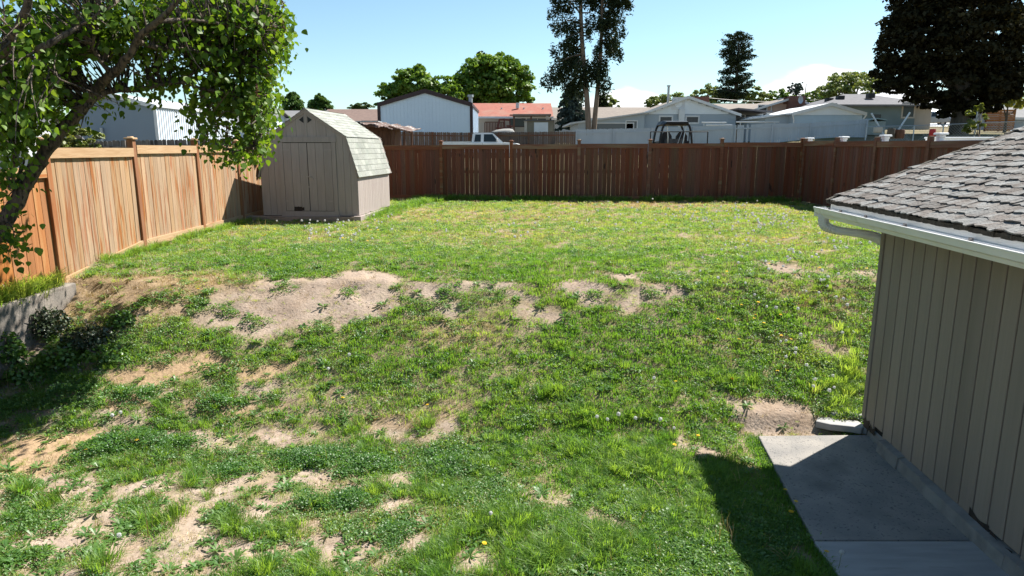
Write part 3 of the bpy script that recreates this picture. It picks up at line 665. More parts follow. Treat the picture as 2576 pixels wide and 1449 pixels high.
M['teal'] = pmat('grey_green_siding', (.175,.225,.225), (.155,.20,.20), 1, .75)
M['brick'] = pmat('brown_brick', (.20,.10,.075), (.14,.07,.055), 8, .9)
M['darkwood'] = pmat('dark_timber', (.14,.065,.04), (.08,.04,.025), 3, .85, .2, (5,5,.7))
M['rust'] = pmat('rusty_tin', (.11,.06,.045), (.06,.038,.03), 3, .8, .2, c3=(.24,.22,.21), s3=1.2, k3=(.55,.65))
M['vinyl'] = pmat('grey_fence_paint', (.41,.44,.48), (.37,.40,.44), 2, .7, .1, (1,1,.4))
M['whitevinyl'] = pmat('white_vinyl', (.8,.81,.82), (.75,.76,.77), 3, .35)
M['green'] = pmat('green_tin', (.2,.5,.38), None, 2, .5)
M['silver'] = pmat('silver_pipe', (.45,.47,.48), None, 6, .45, metal=.5)

def window(parent, x, y, z, wd, h, m='whitetrim', fr=.09, axis='y', pane='pane', sgn=-1, mull=False):
    mb = MB()
    def bx(a, b, c, d, t):
        (mb.box(a, b, y+sgn*t, y+.0, c, d) if axis == 'y' else mb.box(y+.0, y+sgn*t, a, b, c, d))
    bx(x-wd/2-fr, x+wd/2+fr, z-fr, z, .05); bx(x-wd/2-fr, x+wd/2+fr, z+h, z+h+fr, .05); bx(x-wd/2-fr, x-wd/2, z+.001, z+h-.001, .048); bx(x+wd/2, x+wd/2+fr, z+.001, z+h-.001, .048)
    if mull: bx(x-.03, x+.03, z+.001, z+h-.001, .04)
    w_ = mb.build('window', M[m], parent)
    q = MB()
    if axis == 'y': q.add([(x-wd/2,y+sgn*.018,z),(x+wd/2,y+sgn*.018,z),(x+wd/2,y+sgn*.018,z+h),(x-wd/2,y+sgn*.018,z+h)],[(0,1,2,3)])
    else: q.add([(y+sgn*.018,x-wd/2,z),(y+sgn*.018,x+wd/2,z),(y+sgn*.018,x+wd/2,z+h),(y+sgn*.018,x-wd/2,z+h)],[(0,1,2,3)])
    q.build('pane', M[pane], w_); return w_
def lap(mb, x0, x1, z0, z1, y, st=.16, zf=None):
    # lap siding courses standing proud at their lower edge, facing -y
    z = z0
    while z < z1:
        h = min(st, z1 - z); a, b = (x0, x1) if zf is None else zf(z + h)
        if b > a: mb.add([(a,y-.022,z),(b,y-.022,z),(b,y-.004,z+h),(a,y-.004,z+h),(a,y,z),(b,y,z)],[(0,1,2,3),(0,4,5,1)])
        z += st
def gable(name, label, u0, u1, Yd, v_eave, v_peak, depth, wall, roofm, yaw=0, ov=.3, ridge='y', cat='building', trim='whitetrim', rt=.10, uc=None, ribs=0, lapst=0, wall2=None):
    """gable end towards the yard (ridge='y') or long side towards it (ridge='x')"""
    xa, xb = X(u0, Yd), X(u1, Yd); cx = (xa+xb)/2; W = xb - xa; zb = zg(cx, Yd) - .6; ze, zp = Z(v_eave, Yd), Z(v_peak, Yd if ridge == 'y' else Yd + depth/2)
    g = empty(name, (cx, Yd, zb), yaw, label, cat); he, hp = ze - zb, zp - zb
    xp = 0 if uc is None else X(uc, Yd) - cx
    mb = MB()
    if ridge == 'y':
        mb.prism([(-W/2,0),(W/2,0),(W/2,he),(xp,hp),(-W/2,he)], 0, depth, 'y'); wl = mb.build('wall', M[wall], g)
        sl = [(hp-he)/(xp+W/2), (hp-he)/(W/2-xp)]
        mb = MB(); mb.prism([(-W/2-ov,he-ov*sl[0]),(xp,hp),(W/2+ov,he-ov*sl[1]),(W/2+ov,he-ov*sl[1]+rt),(xp,hp+rt),(-W/2-ov,he-ov*sl[0]+rt)], -ov, depth+ov, 'y'); rf = mb.build('roof', M[roofm], g)
        for s_, sg in ((sl[0], -1), (sl[1], 1)):
            e = sg*W/2
            q = MB(); q.prism([(e+sg*ov,he-ov*s_-.12),(e+sg*ov,he-ov*s_+rt+.02),(xp,hp+rt+.02),(xp,hp-.12)], -ov-.05, -ov-.003, 'y'); q.build('rake_board', M[trim], g)
        if ribs:
            q = MB(); n = int(W/ribs)
            for k in range(1, n): 
                x = -W/2 + k*W/n; zt = he + (hp-he)*(1-abs(x-xp)/(W/2)) - .13; q.box(x-.02, x+.02, -.02, -.001, 0, zt)
            tag(q.build('rib', M[wall], g), kind='stuff')
            q = MB(); n = int(depth/ribs)
            for k in range(1, n):
                y = k*depth/n; q.box(W/2+.001, W/2+.02, y-.02, y+.02, 0, he-.1)
            tag(q.build('rib', M[wall], g), kind='stuff')
        if lapst:
            q = MB(); lap(q, -W/2, W/2, .2, he-.02, -.001, lapst); q.build('siding', M[wall], g)
    else:
        mb.prism([(0,0),(depth,0),(depth,he),(depth/2,hp),(0,he)], -W/2, W/2, 'x'); mb.build('wall', M[wall], g)
        s_ = (hp-he)/(depth/2)
        mb = MB(); mb.prism([(-ov,he-ov*s_),(depth/2,hp),(depth+ov,he-ov*s_),(depth+ov,he-ov*s_+rt),(depth/2,hp+rt),(-ov,he-ov*s_+rt)], -W/2-ov, W/2+ov, 'x'); rf = mb.build('roof', M[roofm], g)
        q = MB(); q.box(-W/2-ov, W/2+ov, -ov-.04, -ov-.003, he-ov*s_-.1, he-ov*s_+rt+.01); q.build('fascia', M[trim], g)
    g['_'] = 0; del g['_']
    return g, W, he, hp, zb, cx
def L(g, u, v, Yd):                       # a measured point in a building's own frame
    p = at(u, v, Yd); return p.x - g.location.x, p.z - g.location.z

# --- slate blue metal barn at the left
g, W, he, hp, zb, cx = gable('metal_barn', 'slate blue metal barn with a white roof seen under the lilac branches', 205, 402, 40, 268, 238, 11.5, 'slate', 'whitemetal', 0, .12, 'y', uc=290)
q = MB()
for k in range(1, 42): y = k*11.5/42; q.box(W/2+.003, W/2+.035, y-.05, y+.05, 0, he-.05)
tag(q.build('rib', M['whitemetal'], g), kind='stuff')
q = MB(); q.box(W/2+.001, W/2+.0025, .02, 11.48, .01, he-.03); q.build('side_wall', M['bluemetal'], g)
q = MB(); q.box(W/2-.14, W/2+.04, -.03, -.001, 0, he-.1); q.build('corner_trim', M['whitetrim'], g)
x_, z_ = L(g, 261, 352, 40); q = MB(); q.tube([(x_,-.1,0),(x_,-.1,Z(322,40)-zb)], .09, 8); q.build('pipe', M['silver'], g)
# --- low sheds behind
g, W, he, hp, zb, cx = gable('low_building', 'low pale blue building with a grey roof behind the lilac foliage', 528, 665, 56, 312, 284, 9, 'bluemetal', 'roofgrey', 0, .4, 'x')
x_, z_ = L(g, 566, 346, 55.5); q = MB(); q.box(x_-.9, x_+.9, -.32, -.03, z_-.45, z_+.15); q.build('tarpaulin', pmat('blue_tarp', (.02,.16,.55), None, 3, .4), g)
g, W, he, hp, zb, cx = gable('low_building', 'low grey roofed building with a pole just left of the barn shed', 655, 790, 62, 299, 281, 8, 'tanwall', 'roofgrey', 0, .4, 'x')
q = MB(); q.tube([(-W*.1,-.9,0),(-W*.1,-.9,Z(262,61)-zb)], .1, 8); q.build('pole', M['barkgrey'], g)
# --- neighbour's house far left
g, W, he, hp, zb, cx = gable('neighbour_house', 'white neighbour house with a grey roof at the far left beyond the fence', -200, 70, 31, 350, 285, 3.5, 'whitemetal', 'roofgrey', 0, .4, 'x')
q = MB(); q.box(-W/2-.4, W/2+.4, -.5, -.42, he-.3, he-.16); q.build('gutter', M['maroon'], g)
# --- pink roofed house
g, W, he, hp, zb, cx = gable('low_house', 'house with a brown pink roof left of the pale blue garage', 815, 985, 80, 303, 277, 9, 'darkwood', 'roofpink', 0, .5, 'x', trim='maroon')
# --- pale blue gabled garage with maroon trim
g, W, he, hp, zb, cx = gable('gabled_garage', 'large pale blue gabled garage with dark maroon trim behind the white pickup', 957, 1187, 60, 265, 231, 12, 'bluemetal', 'maroon', 0, .10, 'y', trim='maroon', rt=.22, ribs=.3, uc=1073)
for sg in (-1, 1):
    q = MB(); q.box(sg*W/2-.13, sg*W/2+.13, -.06, -.003, 0, he-.1); q.build('corner_trim', M['maroon'], g)
q = MB(); q.tube([(W/2-.15,1.5,he-.2),(W/2-.15,1.5,he+.75)], .18, 10); q.tube([(W/2-.15,1.5,he+.78),(W/2-.15,1.5,he+.98)], .27, 10); q.build('flue', M['silver'], g)
# --- shanty with a rusty tin roof
Y = 34.0
g = empty('timber_lean_to', (X(950, Y), Y, zg(X(950, Y), Y)-.2), 0, 'ramshackle brown timber lean-to with a rusty tin roof behind the barn shed', 'lean-to'); zb = g.location.z
def lx(u): return X(u, Y) - g.location.x
def lz_(v): return Z(v, Y) - zb
q = MB(); q.box(lx(880), lx(985), 0, 3, 0, lz_(320)); q.build('wall', M['darkwood'], g)
q = MB()
for k in range(9): a = lx(885)+k*.22; q.box(a, a+.2, -.03, -.002, 0, lz_(324)-random.random()*.1)
q.build('wall_board', M['darkwood'], g)
n = 46
V = []; Fs = []
for i in range(n+1):
    f = i/n; u = 862 + (1040-862)*f; v = 312 + 21*f**1.6
    for y in (-.7, 3.3): V.append((lx(u), y, lz_(v) + .035*(i % 2) + .04*math.sin(i*.7) + (.25 if y > 0 else 0)))
for i in range(n): Fs.append((2*i, 2*i+2, 2*i+3, 2*i+1))
q = MB(); q.add(V, Fs); r = q.build('roof', M['rust'], g); sm_ = r.modifiers.new('thick', 'SOLIDIFY'); sm_.thickness = .03
for u, v0 in ((992, 322), (1018, 328), (1036, 332)):
    q = MB(); q.tube([(lx(u)+.1, -.5, lz_(v0)), (lx(u)-.05, -.45, 0)], .06, 6); q.build('post', M['darkwood'], g)
q = MB(); q.tube([(lx(985), -.62, lz_(319)), (lx(1040), -.6, lz_(334))], .05, 6); q.build('rafter', M['darkwood'], g)
q = MB(); q.box(lx(905), lx(962), -.8, .2, lz_(308), lz_(306)); q.build('sheet', M['whitemetal'], g)

# --- picket fences further off: boards joined (too fine to pick apart)
def picket(name, label, P, H, m, bw=.146, gap=.005, dog=True, postm=None, every=2.44, posts_out=.0, rails=True, missing=.0, face=-1):
    o = Vector((P[0][0], P[0][1], 0)); root = empty(name, o, 0, label, 'fence'); mb = MB(); pm = MB(); posts = []
    for (xa, ya, za), (xb, yb, zb_) in zip(P, P[1:]):
        d = Vector((xb-xa, yb-ya, 0)); Ln = d.length; d.normalize(); rz = math.atan2(d.y, d.x); n = int(Ln/(bw+gap))
        for k in range(n):
            if random.random() < missing: continue
            f = (k+.5)/n; c = Vector((xa, ya, 0)) - o + d*Ln*f; zt = za*(1-f)+zb_*f + random.uniform(-.015, .015); zb0 = zt - H
            Mx = Matrix.Translation(c + Vector((0,0,zb0))) @ Matrix.Rotation(rz, 4, 'Z') @ Matrix.Rotation(random.uniform(-.006,.006), 4, 'Y'); h = H; w2 = bw/2; t = .009
            prof = [(-w2,0),(w2,0),(w2,h-.04),(w2-.03,h),(-w2+.03,h),(-w2,h-.04)] if dog else [(-w2,0),(w2,0),(w2,h),(-w2,h)]
            q = MB(); q.prism(prof, -t, t, 'y'); mb.add([Mx @ Vector(p) for p in q.v], q.f)
        npst = max(1, round(Ln/every))
        for k in range(npst+1):
            f = k/npst; c = Vector((xa, ya, 0)) - o + d*Ln*f; zt = za*(1-f)+zb_*f
            q = MB(); q.box(-.05, .05, -.05, .05, zt-H, zt+posts_out); q.build('post', postm or m, root, c + Vector((-d.y, d.x, 0))*(.065*face), (0, 0, rz))
        if rails:
            for zz in (.25, H-.3) :
                q = MB(); za_, zb2 = za-H+zz, zb_-H+zz; Lx = Ln
                q.add([(0,-.02,za_),(Lx,-.02,zb2),(Lx,.02,zb2),(0,.02,za_),(0,-.02,za_+.09),(Lx,-.02,zb2+.09),(Lx,.02,zb2+.09),(0,.02,za_+.09)],[(0,3,2,1),(4,5,6,7),(0,1,5,4),(1,2,6,5),(2,3,7,6),(3,0,4,7)])
                q.build('rail', postm or m, root, Vector((xa, ya, 0)) - o + Vector((-d.y, d.x, 0))*(.032*face), (0, 0, rz))
    tag(mb.build('board', m, root), kind='stuff'); return root
def pf(u, v, Y): p = at(u, v, Y); return (p.x, p.y, p.z)
picket('picket_fence', 'grey weathered picket fence below the slate blue barn at the left', [pf(140,357,27), pf(480,350,28), pf(700,347,29)], 1.9, M['greypicket'], every=2.6)
picket('picket_fence', 'brown weathered picket fence behind the white pickup', [pf(995,331,53), pf(1180,333.5,53.3), pf(1330,332,53), pf(1449,331,53)], 1.85, M['brownpicket'], postm=M['brown_rail'])
picket('picket_fence', 'long grey painted fence in front of the grey blue houses', [pf(1450,326,51), pf(1640,322,50.5), pf(1850,314.5,50), pf(2040,309,49), pf(2182,300,48)], 1.95, M['vinyl'], gap=.004, dog=False, missing=.012)
# white vinyl fence just beyond the right board fence
P = [(10.05, 23.6), (10.07, 21.2), (10.1, 18.9), (10.12, 16.5), (10.15, 14.0)]
root = empty('vinyl_fence', (10.05, 23.6, 0), 0, 'white vinyl fence with flat post caps just beyond the right board fence', 'fence')
for i, (x, y) in enumerate(P):
    zt = 3.53
    q = MB(); q.bev(-.065,.065,-.065,.065,zg(x,y)-.1,zt-.06,.008); po = q.build('post', M['whitevinyl'], root, (x-10.05, y-23.6, 0))
    q = MB(); q.bev(-.08,.08,-.08,.08,zt-.06,zt,.012); q.bev(-.12,.12,-.12,.12,zt+.001,zt+.05,.015); q.build('post_cap', M['whitevinyl'], po)
    if i:
        xa, ya = P[i-1]; q = MB(); q.box(-.03, .03, y-ya+.07, -.07, zg(x,y)+.05, 3.36 if i < 4 else 3.4); q.build('panel', M['whitevinyl'], root, (xa-10.05, ya-23.6, 0))
q = MB(); c = at(2396, 355, 19.5); q.box(-.72, 1.1, -.04, .04, -1.6, .07); q2 = empty('white_wall', (c.x, c.y, 0), -.05, 'low white wall beyond the right fence above the old roof edge', 'wall'); q.build('panel', M['whitevinyl'], q2, (0, 0, c.z)); q = MB(); q.bev(-.75,1.13,-.07,.07,.072,.11,.01); q.build('coping', M['whitevinyl'], q2, (0,0,c.z))

# --- red roofed house
g, W, he, hp, zb, cx = gable('bungalow', 'tan bungalow with a red shingle roof right of the pale blue garage', 1150, 1382, 78, 293, 262, 10, 'tanwall', 'roofred', 0, .4, 'x')
q = MB(); x0, z0 = L(g, 1290, 291, 76); x1, _ = L(g, 1385, 291, 76); q.prism([(x0, 0)], 0, 1) if False else q.box(x0, x1, -3.2, -.42, z0-.05, z0+.12); q.build('porch_roof', M['rooftan'], g)
for u in (1293, 1336, 1376):
    a, _ = L(g, u, 300, 75); q = MB(); q.box(a-.09, a+.09, -3.1, -2.9, 0, z0-.052); q.build('porch_post', M['tanwall'] if u == 1376 else M['darkwood'], g)
a, b = L(g, 1302, 318, 78); window(g, a, 0, b, 1.6, 1.2, 'maroon', .08); a, b = L(g, 1352, 316, 78); window(g, a, 0, b, 2.4, 1.1, 'whitetrim', .08, pane='panelight', mull=True)
for u in (1262, 1302, 1318, 1366):
    f = 274 if u != 1302 else 262; a, b = L(g, u, f, 80.5); q = MB(); q.tube([(a,2.6,b-.45),(a,2.6,b+.15)], .09 if u != 1302 else .2, 8); q.build('roof_vent', M['silver'], g)
q = MB(); x0, z0 = L(g, 1220, 316, 77); x1, _ = L(g, 1270, 316, 77)
for k in range(14): a = x0 + (x1-x0)*k/13; q.box(a-.05, a+.05, -1.55, -1.45, z0-1.2, z0+.3)
q.box(x0, x1, -1.6, -1.4, z0+.31, z0+.4); q.build('deck_railing', M['darkwood'], g)
M['rustpaint'] = pmat('rust_paint', (.13,.04,.035), None, 5, .7)
# rusty open metal frame tower, use unknown, in front of the bungalow
Y = 60; g = empty('metal_frame_tower', (X(1270, Y), Y, 0), 0, 'rusty open metal frame standing in front of the red roofed bungalow', 'frame')
q = MB()
for a, b in (((1250,330),(1256,300)),((1256,300),(1282,301)),((1282,301),(1284,330)),((1270,330),(1268,298)),((1247,322),(1286,322)),((1274,316),(1290,318))):
    pa, pb = at(*a, Y), at(*b, Y)
    for dy in (0, 1.4): q = MB(); q.tube([pa - g.location + Vector((0,dy,0)), pb - g.location + Vector((0,dy,0))], .06, 6); q.build('frame_tube', M['rustpaint'], g)
# boat under a cover, box with a white panel
Y = 56; c = at(1266, 331, Y); g = empty('covered_boat', c, 0, 'small boat under a pale grey cover behind the brown picket fence', 'boat')
prof = [(-.93,-.2),(-.9,.05),(-.6,.23),(0,.36),(.5,.38),(.78,.3),(.9,.05),(.9,-.2)]
V = []; Fs = []; ny_ = 7
for j in range(ny_):
    t = j/(ny_-1)*2-1; k = math.sqrt(max(0, 1-(abs(t)**2.4)*.85))
    for a, b in prof: V.append((a*1.0, t*.9, -.2 + (b+.2)*k*.75))
nn = len(prof)
for j in range(ny_-1):
    for k in range(nn-1): Fs.append((j*nn+k, j*nn+k+1, (j+1)*nn+k+1, (j+1)*nn+k))
Fs += [tuple(range(nn)), tuple(range((ny_-1)*nn, ny_*nn))]
q = MB(); q.smooth = True; q.add(V, Fs); q.build('cover', pmat('grey_canvas', (.24,.24,.23), (.19,.19,.185), 4, .85), g)
q = MB(); q.box(-.9, .9, -.85, .85, -.75, -.205); q.build('hull', M['darkwood'], g)
q = MB(); q.box(-.8, -.6, -.5, .5, c.z*0 - (c.z - zg(c.x, c.y)), -.755); q.box(.6, .8, -.5, .5, -(c.z - zg(c.x, c.y)), -.755); q.build('stand', M['darkwood'], g)
Y = 57; c = at(1352, 330, Y); g = empty('garden_shed', (c.x, Y, zg(c.x, Y)), 0, 'small tan flat topped shed with a white panel beside the blue spruce', 'shed'); zb = g.location.z
q = MB(); q.box(X(1326,Y)-c.x, X(1392,Y)-c.x, 0, 2, 0, Z(304,Y)-zb); q.build('wall', pmat('olive_board', (.23,.2,.15), None, 2, .8), g)
q = MB(); q.box(X(1343,Y)-c.x, X(1378,Y)-c.x, -.06, -.005, .3, Z(308,Y)-zb); q.build('door_panel', M['whitetrim'], g)
q = MB(); q.box(X(1318,Y)-c.x, X(1394,Y)-c.x, -.2, 2.2, Z(304,Y)-zb+.002, Z(302,Y)-zb); q.build('roof', M['roofdark'], g)
q = MB(); q.box(X(1319,Y)-c.x, X(1326,Y)-c.x-.01, -.05, .3, 0, Z(305,Y)-zb); q.build('corner_post', M['tanwall'], g)

# --- grey blue house with gable
g, W, he, hp, zb, cx = gable('gabled_house', 'grey blue house with a white gable and two white framed windows in the middle distance', 1612, 1846, 62, 287, 245, 12, 'bluegrey', 'rooftan', 0, .35, 'y', uc=1722)
q = MB(); lap(q, -W/2, W/2, .3, he-.05, -.001, .2); q.build('siding', M['bluegrey'], g)
q = MB(); xp = X(1722,62)-cx; lap(q, -W/2, W/2, he, hp-.1, -.004, .22, lambda z: (-W/2 + (W/2+xp)*(z-he)/(hp-he), W/2 - (W/2-xp)*(z-he)/(hp-he))); q.build('gable_siding', M['whiteside'], g)
for u in (1674.5, 1741):
    a, b = L(g, u, 308, 62); window(g, a, -.025, b, 1.0, Z(288,62)-Z(306,62)-.15, 'whitetrim', .13)
a, b = L(g, 1705.5, 273, 62); q = MB(); q.box(a-.55, a+.55, -.07, -.03, b-.1, b+.95); v_ = q.build('gable_vent', M['whitetrim'], g)
q = MB(); q.tube([(a,-.09,b+.42),(a,-.075,b+.42)], .33, 16); q.build('vent_louvre', M['whiteside'], v_)
a, b = L(g, 1711.5, 320, 62); q = MB(); q.box(a-.25, a+.25, -.35, -.03, 0, Z(275,62)-zb); q.build('chimney_chase', M['whitetrim'], g)
a, b = L(g, 1682, 250, 63); q = MB(); q.tube([(a,1.2,b-1.2),(a,1.2,Z(217,63)-zb)], .11, 8); q.tube([(a,1.2,Z(217,63)-zb),(a,1.2,Z(214,63)-zb)], .17, 8); q.build('flue', M['silver'], g)
a, b = L(g, 1752, 245, 70); q = MB(); q.box(a-1.0, a+1.0, 7, 8, hp-1.6, b); q.build('chimney', M['brick'], g)
# its lean-to wing on the left
wx = [X(u,61.5)-cx for u in (1432,1470,1612)]; q = MB()
q.prism([(wx[1]-.6,0),(wx[2]+.2,0),(wx[2]+.2,Z(287,61.5)-zb),(wx[1]-.6,Z(306,61.5)-zb)], -.6, 8, 'y'); wg = q.build('wing_wall', M['bluegrey'], g)
q = MB(); q.prism([(wx[0],Z(313.5,61.5)-zb),(wx[2]+.6,Z(284,61.5)-zb),(wx[2]+.6,Z(281,61.5)-zb),(wx[0],Z(309,61.5)-zb)], -1.0, 8.3, 'y'); q.build('wing_roof', M['whitemetal'], g)
a, b = L(g, 1542, 327, 61); window(wg, a, -.62, b, 3.6, .55, 'whitetrim', .09, pane='panelight'); a, b = L(g, 1590, 327, 61); window(wg, a, -.62, b, .9, .75, 'whitetrim', .09, pane='panelight')
# its porch on the right
q = MB(); p0, p1 = X(1846,62)-cx, X(1932,62)-cx; q.prism([(p0,Z(276,62)-zb),(p1,Z(284,62)-zb),(p1,Z(280,62)-zb),(p0,Z(272,62)-zb)], -.5, 5, 'y'); q.build('porch_roof', M['roofdark'], g)
q = MB(); q.box(p1-.45, p1-.2, -.3, -.1, 0, Z(284,62)-zb); q.build('porch_post', M['whitetrim'], g)
q = MB(); q.box(p0, p1-.5, 4.8, 5, 0, Z(281,62)-zb); pw_ = q.build('porch_wall', M['tanwall'], g); a, b = L(g, 1872, 322, 66.8); window(pw_, a, 4.8, b, 3.2, 1.2, 'whitetrim', .1, mull=True)
# clothes-line rails above the fence
for i, (u0, u1, v) in enumerate(((1765,1827,308),(1776,1842,314.5),(1852,1960,307))):
    Y = 57; a, b = at(u0, v, Y), at(u1, v, Y); mid = (a+b)/2
    g2 = empty('rail_stand', (mid.x, mid.y, zg(mid.x, mid.y)), 0, ('upper short pale rail on posts above the grey fence', 'lower short pale rail on posts above the grey fence', 'long pale rail on posts above the grey fence near the pink house')[i], 'rail')
    q = MB(); q.tube([a - g2.location, b - g2.location], .06, 6); q.build('rail', M['whitetrim'], g2)
    for f in (.1, .9):
        p = a.lerp(b, f) - g2.location; q = MB(); q.tube([Vector((p.x,p.y,0)), p], .05, 6); q.build('post', M['silver'], g2)
# tan roofs behind
g, W, he, hp, zb, cx = gable('low_house', 'long low house with a tan roof behind the conifer trunks', 1395, 1640, 82, 297, 272, 9, 'bluegrey', 'rooftan', 0, .4, 'x')
g, W, he, hp, zb, cx = gable('low_house', 'low tan house between the red roofed bungalow and the blue spruce', 1384, 1470, 90, 290, 274, 9, 'tanwall', 'rooftan', 0, .4, 'x')
a, b = L(g, 1400, 308, 90); window(g, a, 0, b, 1.6, 1.2, 'maroon')
g, W, he, hp, zb, cx = gable('low_house', 'low house with a pale grey roof between the porch and the pink house', 1800, 1935, 84, 281, 263, 8, 'whiteside', 'rooftan', 0, .4, 'x')
q = MB(); a, b = L(g, 1838, 262, 90); q.box(a-2, a+2, 7, 9, b-1, b+.2); q.build('roof_sheet', M['green'], g)
# pink house
g, W, he, hp, zb, cx = gable('peach_house', 'peach sided house with a brick chimney and satellite dish', 1888, 2052, 80, 277, 246, 13, 'peach', 'rooftan', 0, .5, 'y', uc=1985)
a, b = L(g, 1916, 302, 80); window(g, a, 0, b, .9, 1.6, 'whitetrim', .1); a, b = L(g, 1892, 305, 80); window(g, a, 0, b, .7, 1.1, 'whitetrim', .1)
q = MB(); q.tube([(X(1932,80)-cx,-.08,0),(X(1932,80)-cx,-.08,he+.4),(X(1925,80)-cx,-.08,he+.6)], .07, 6); q.build('downpipe', M['whitetrim'], g)
q = MB(); a, b = L(g, 2010, 241, 79); q.box(a-.95, a+.75, -1.0, -.01, 0, b); ch_ = q.build('chimney', M['brick'], g)
q = MB(); a, b = L(g, 2003, 250, 79); q.tube([(a,-1.9,b),(a+.05,-1.8,b)], .1, 6) if False else None
V = [(0,0,0)]; Fs = []
for r_ in range(1, 4):
    for k in range(14): an = k*2*math.pi/14; V.append((.42*r_/3*math.cos(an), -.12*(r_/3)**2, .42*r_/3*math.sin(an)))
for k in range(14): Fs.append((0, 1+k, 1+(k+1)%14))
for r_ in range(2):
    for k in range(14): Fs.append((1+r_*14+k, 1+r_*14+(k+1)%14, 15+r_*14+(k+1)%14, 15+r_*14+k))
q = MB(); q.add(V, Fs); q.build('satellite_dish', M['silver'], g, (X(2003,79)-cx-.2, -1.35, Z(252,79)-zb), (0, 0, .5))
q = MB(); a, b = L(g, 1957, 262, 84); q.tube([(a,3,b-1.2),(a,3,b+.3)], .25, 8); q.tube([(a,3,b+.32),(a,3,b+.6)], .4, 8); q.build('roof_vent', M['silver'], g)
a, b = L(g, 1975, 253, 80); q = MB(); q.box(a-.2, a+.5, -.05, -.005, b-.4, b+.35); q.build('gable_vent', M['brick'], g)
# pale blue shed garage
g, W, he, hp, zb, cx = gable('small_garage', 'pale blue small garage with a white low gable roof and downspouts behind the grey fence', 1990, 2160, 56, 286, 263, 8, 'bluegrey', 'whitetrim', 0, .25, 'y', rt=.12, uc=2078)
q = MB(); lap(q, -W/2, W/2, .2, he-.12, -.001, .2); q.build('siding', pmat('light_blue_siding', (.42,.52,.61), (.38,.48,.57), 2, .6), g)
q = MB(); xp = X(2078,56)-cx; q.prism([(-W/2,he-.1),(W/2,he-.1),(W/2-.05,he),(xp,hp-.05),(-W/2+.05,he)], -.045, -.025, 'y'); q.build('gable_panel', M['whiteside'], g)
for sg in (-1, 1): q = MB(); q.tube([(sg*(W/2+.2),-.28,he-.1),(sg*(W/2+.02),-.12,he-.5),(sg*(W/2+.02),-.12,0)], .06, 6); q.build('downspout', M['whitetrim'], g)
q = MB(); q.box(-W/2-1.9, -W/2-.0, 1.0, 8, .01, he-.05); q.build('side_wall', M['bluegrey'], g)
q = MB(); q.prism([(-W/2-2.2,he-.3),(-W/2+.1,he+.02),(-W/2+.1,he+.12),(-W/2-2.2,he-.2)], .7, 8.2, 'y'); q.build('lean_to_roof', M['whitetrim'], g)
# grey green house with dark hip roof
Y = 72; x0, x1 = X(2068,Y), X(2338,Y); cx = (x0+x1)/2; zb = zg(cx, Y)-1.2; g = empty('hip_roof_house', (cx, Y, zb), 0, 'grey green house with a dark hip roof behind the dark maple', 'house'); W = x1-x0; he = Z(265,Y)-zb; hp = Z(236,Y+5)-zb
q = MB(); q.box(-W/2, W/2-1.9, 0, 11, 0, he); q.build('wall', M['teal'], g); q = MB(); q.box(W/2-1.88, W/2, .4, 10, 0, he-.02); q.build('wall', M['tanwall'], g)
q = MB(); q.add([(-W/2-.6,-.6,he+.0),(W/2+.6,-.6,he+.0),(W/2+.6,11.6,he+.0),(-W/2-.6,11.6,he+.0),(-W/2+4.3,5.5,hp),(W/2-4.3,5.5,hp)],[(0,1,5,4),(1,2,5),(2,3,4,5),(3,0,4),(3,2,1,0)]); q.build('roof', M['roofdark'], g)
q = MB(); q.box(-W/2-.62, W/2+.62, -.68, -.6, he-.14, he+.05); q.build('fascia', M['roofgrey'], g)
for u, v in ((2110,246),(2186,240),(2082,252)):
    a, b = L(g, u, v, Y+3); q = MB(); q.box(a-.35, a+.35, 2.4, 3.0, b-.3, b+.18); q.build('roof_vent', M['black'], g)
a, b = L(g, 2283, 294, Y); window(g, a, 0, b, 1.1, 1.3, 'tanwall', .16); a, b = L(g, 2202, 318, Y); window(g, a, 0, b, .9, 1.2, 'teal', .08); a, b = L(g, 2090, 277, Y); window(g, a, 0, b, 1.0, .6, 'tanwall', .08)
Y = 96; p = at(1780, 246, Y); g = empty('utility_pole', (p.x, Y, zg(p.x, Y)), 0, 'thin grey utility pole with a sagging wire in front of the tall dark conifer', 'utility pole')
q = MB(); q.tube([(0,0,0),(0,0,p.z-g.location.z+.5)], .11, 8); q.build('pole', M['barkgrey'], g)
q = MB(); e = at(2120, 244, 110) - g.location; s0 = Vector((0,0,p.z-g.location.z)); q.tube([s0.lerp(e, f) - Vector((0,0,1.2*4*f*(1-f)*.5)) for f in np.linspace(0,1,12)], .03, 4); q.build('wire', M['black'], g)
# low green canopy and clutter near
Y = 50; c = at(2200, 305, Y); g = empty('canvas_canopy', (c.x, Y, zg(c.x, Y)), 0, 'small pale green canopy at the end of the grey fence', 'canopy'); zb = g.location.z
q = MB(); q.prism([(-.9,Z(304,Y)-zb),(.0,Z(297,Y)-zb),(.7,Z(302,Y)-zb),(.7,Z(304,Y)-zb),(0,Z(300,Y)-zb),(-.9,Z(306,Y)-zb)], -.4, 1.6, 'y'); q.build('cover', pmat('sage_canvas', (.3,.36,.33), None, 3, .8), g)
q = MB(); q.box(-.8,.65,-.3,1.5,0,Z(306,Y)-zb); q.build('body', pmat('sage_board', (.34,.36,.32), None, 3, .8), g)
# leaning poles
for i, (a, b) in enumerate((((2192,285),(2226,345)),((2289,283),(2248,345)))):
    pa, pb = at(*a, 47), at(*b, 47); q = MB(); q.tube([pb, pa], .06, 8); o = q.build('leaning_pole', M['whitetrim']); tag(o, ('white pole leaning left in front of the grey green house', 'white pole leaning right in front of the grey green house')[i], 'pole')
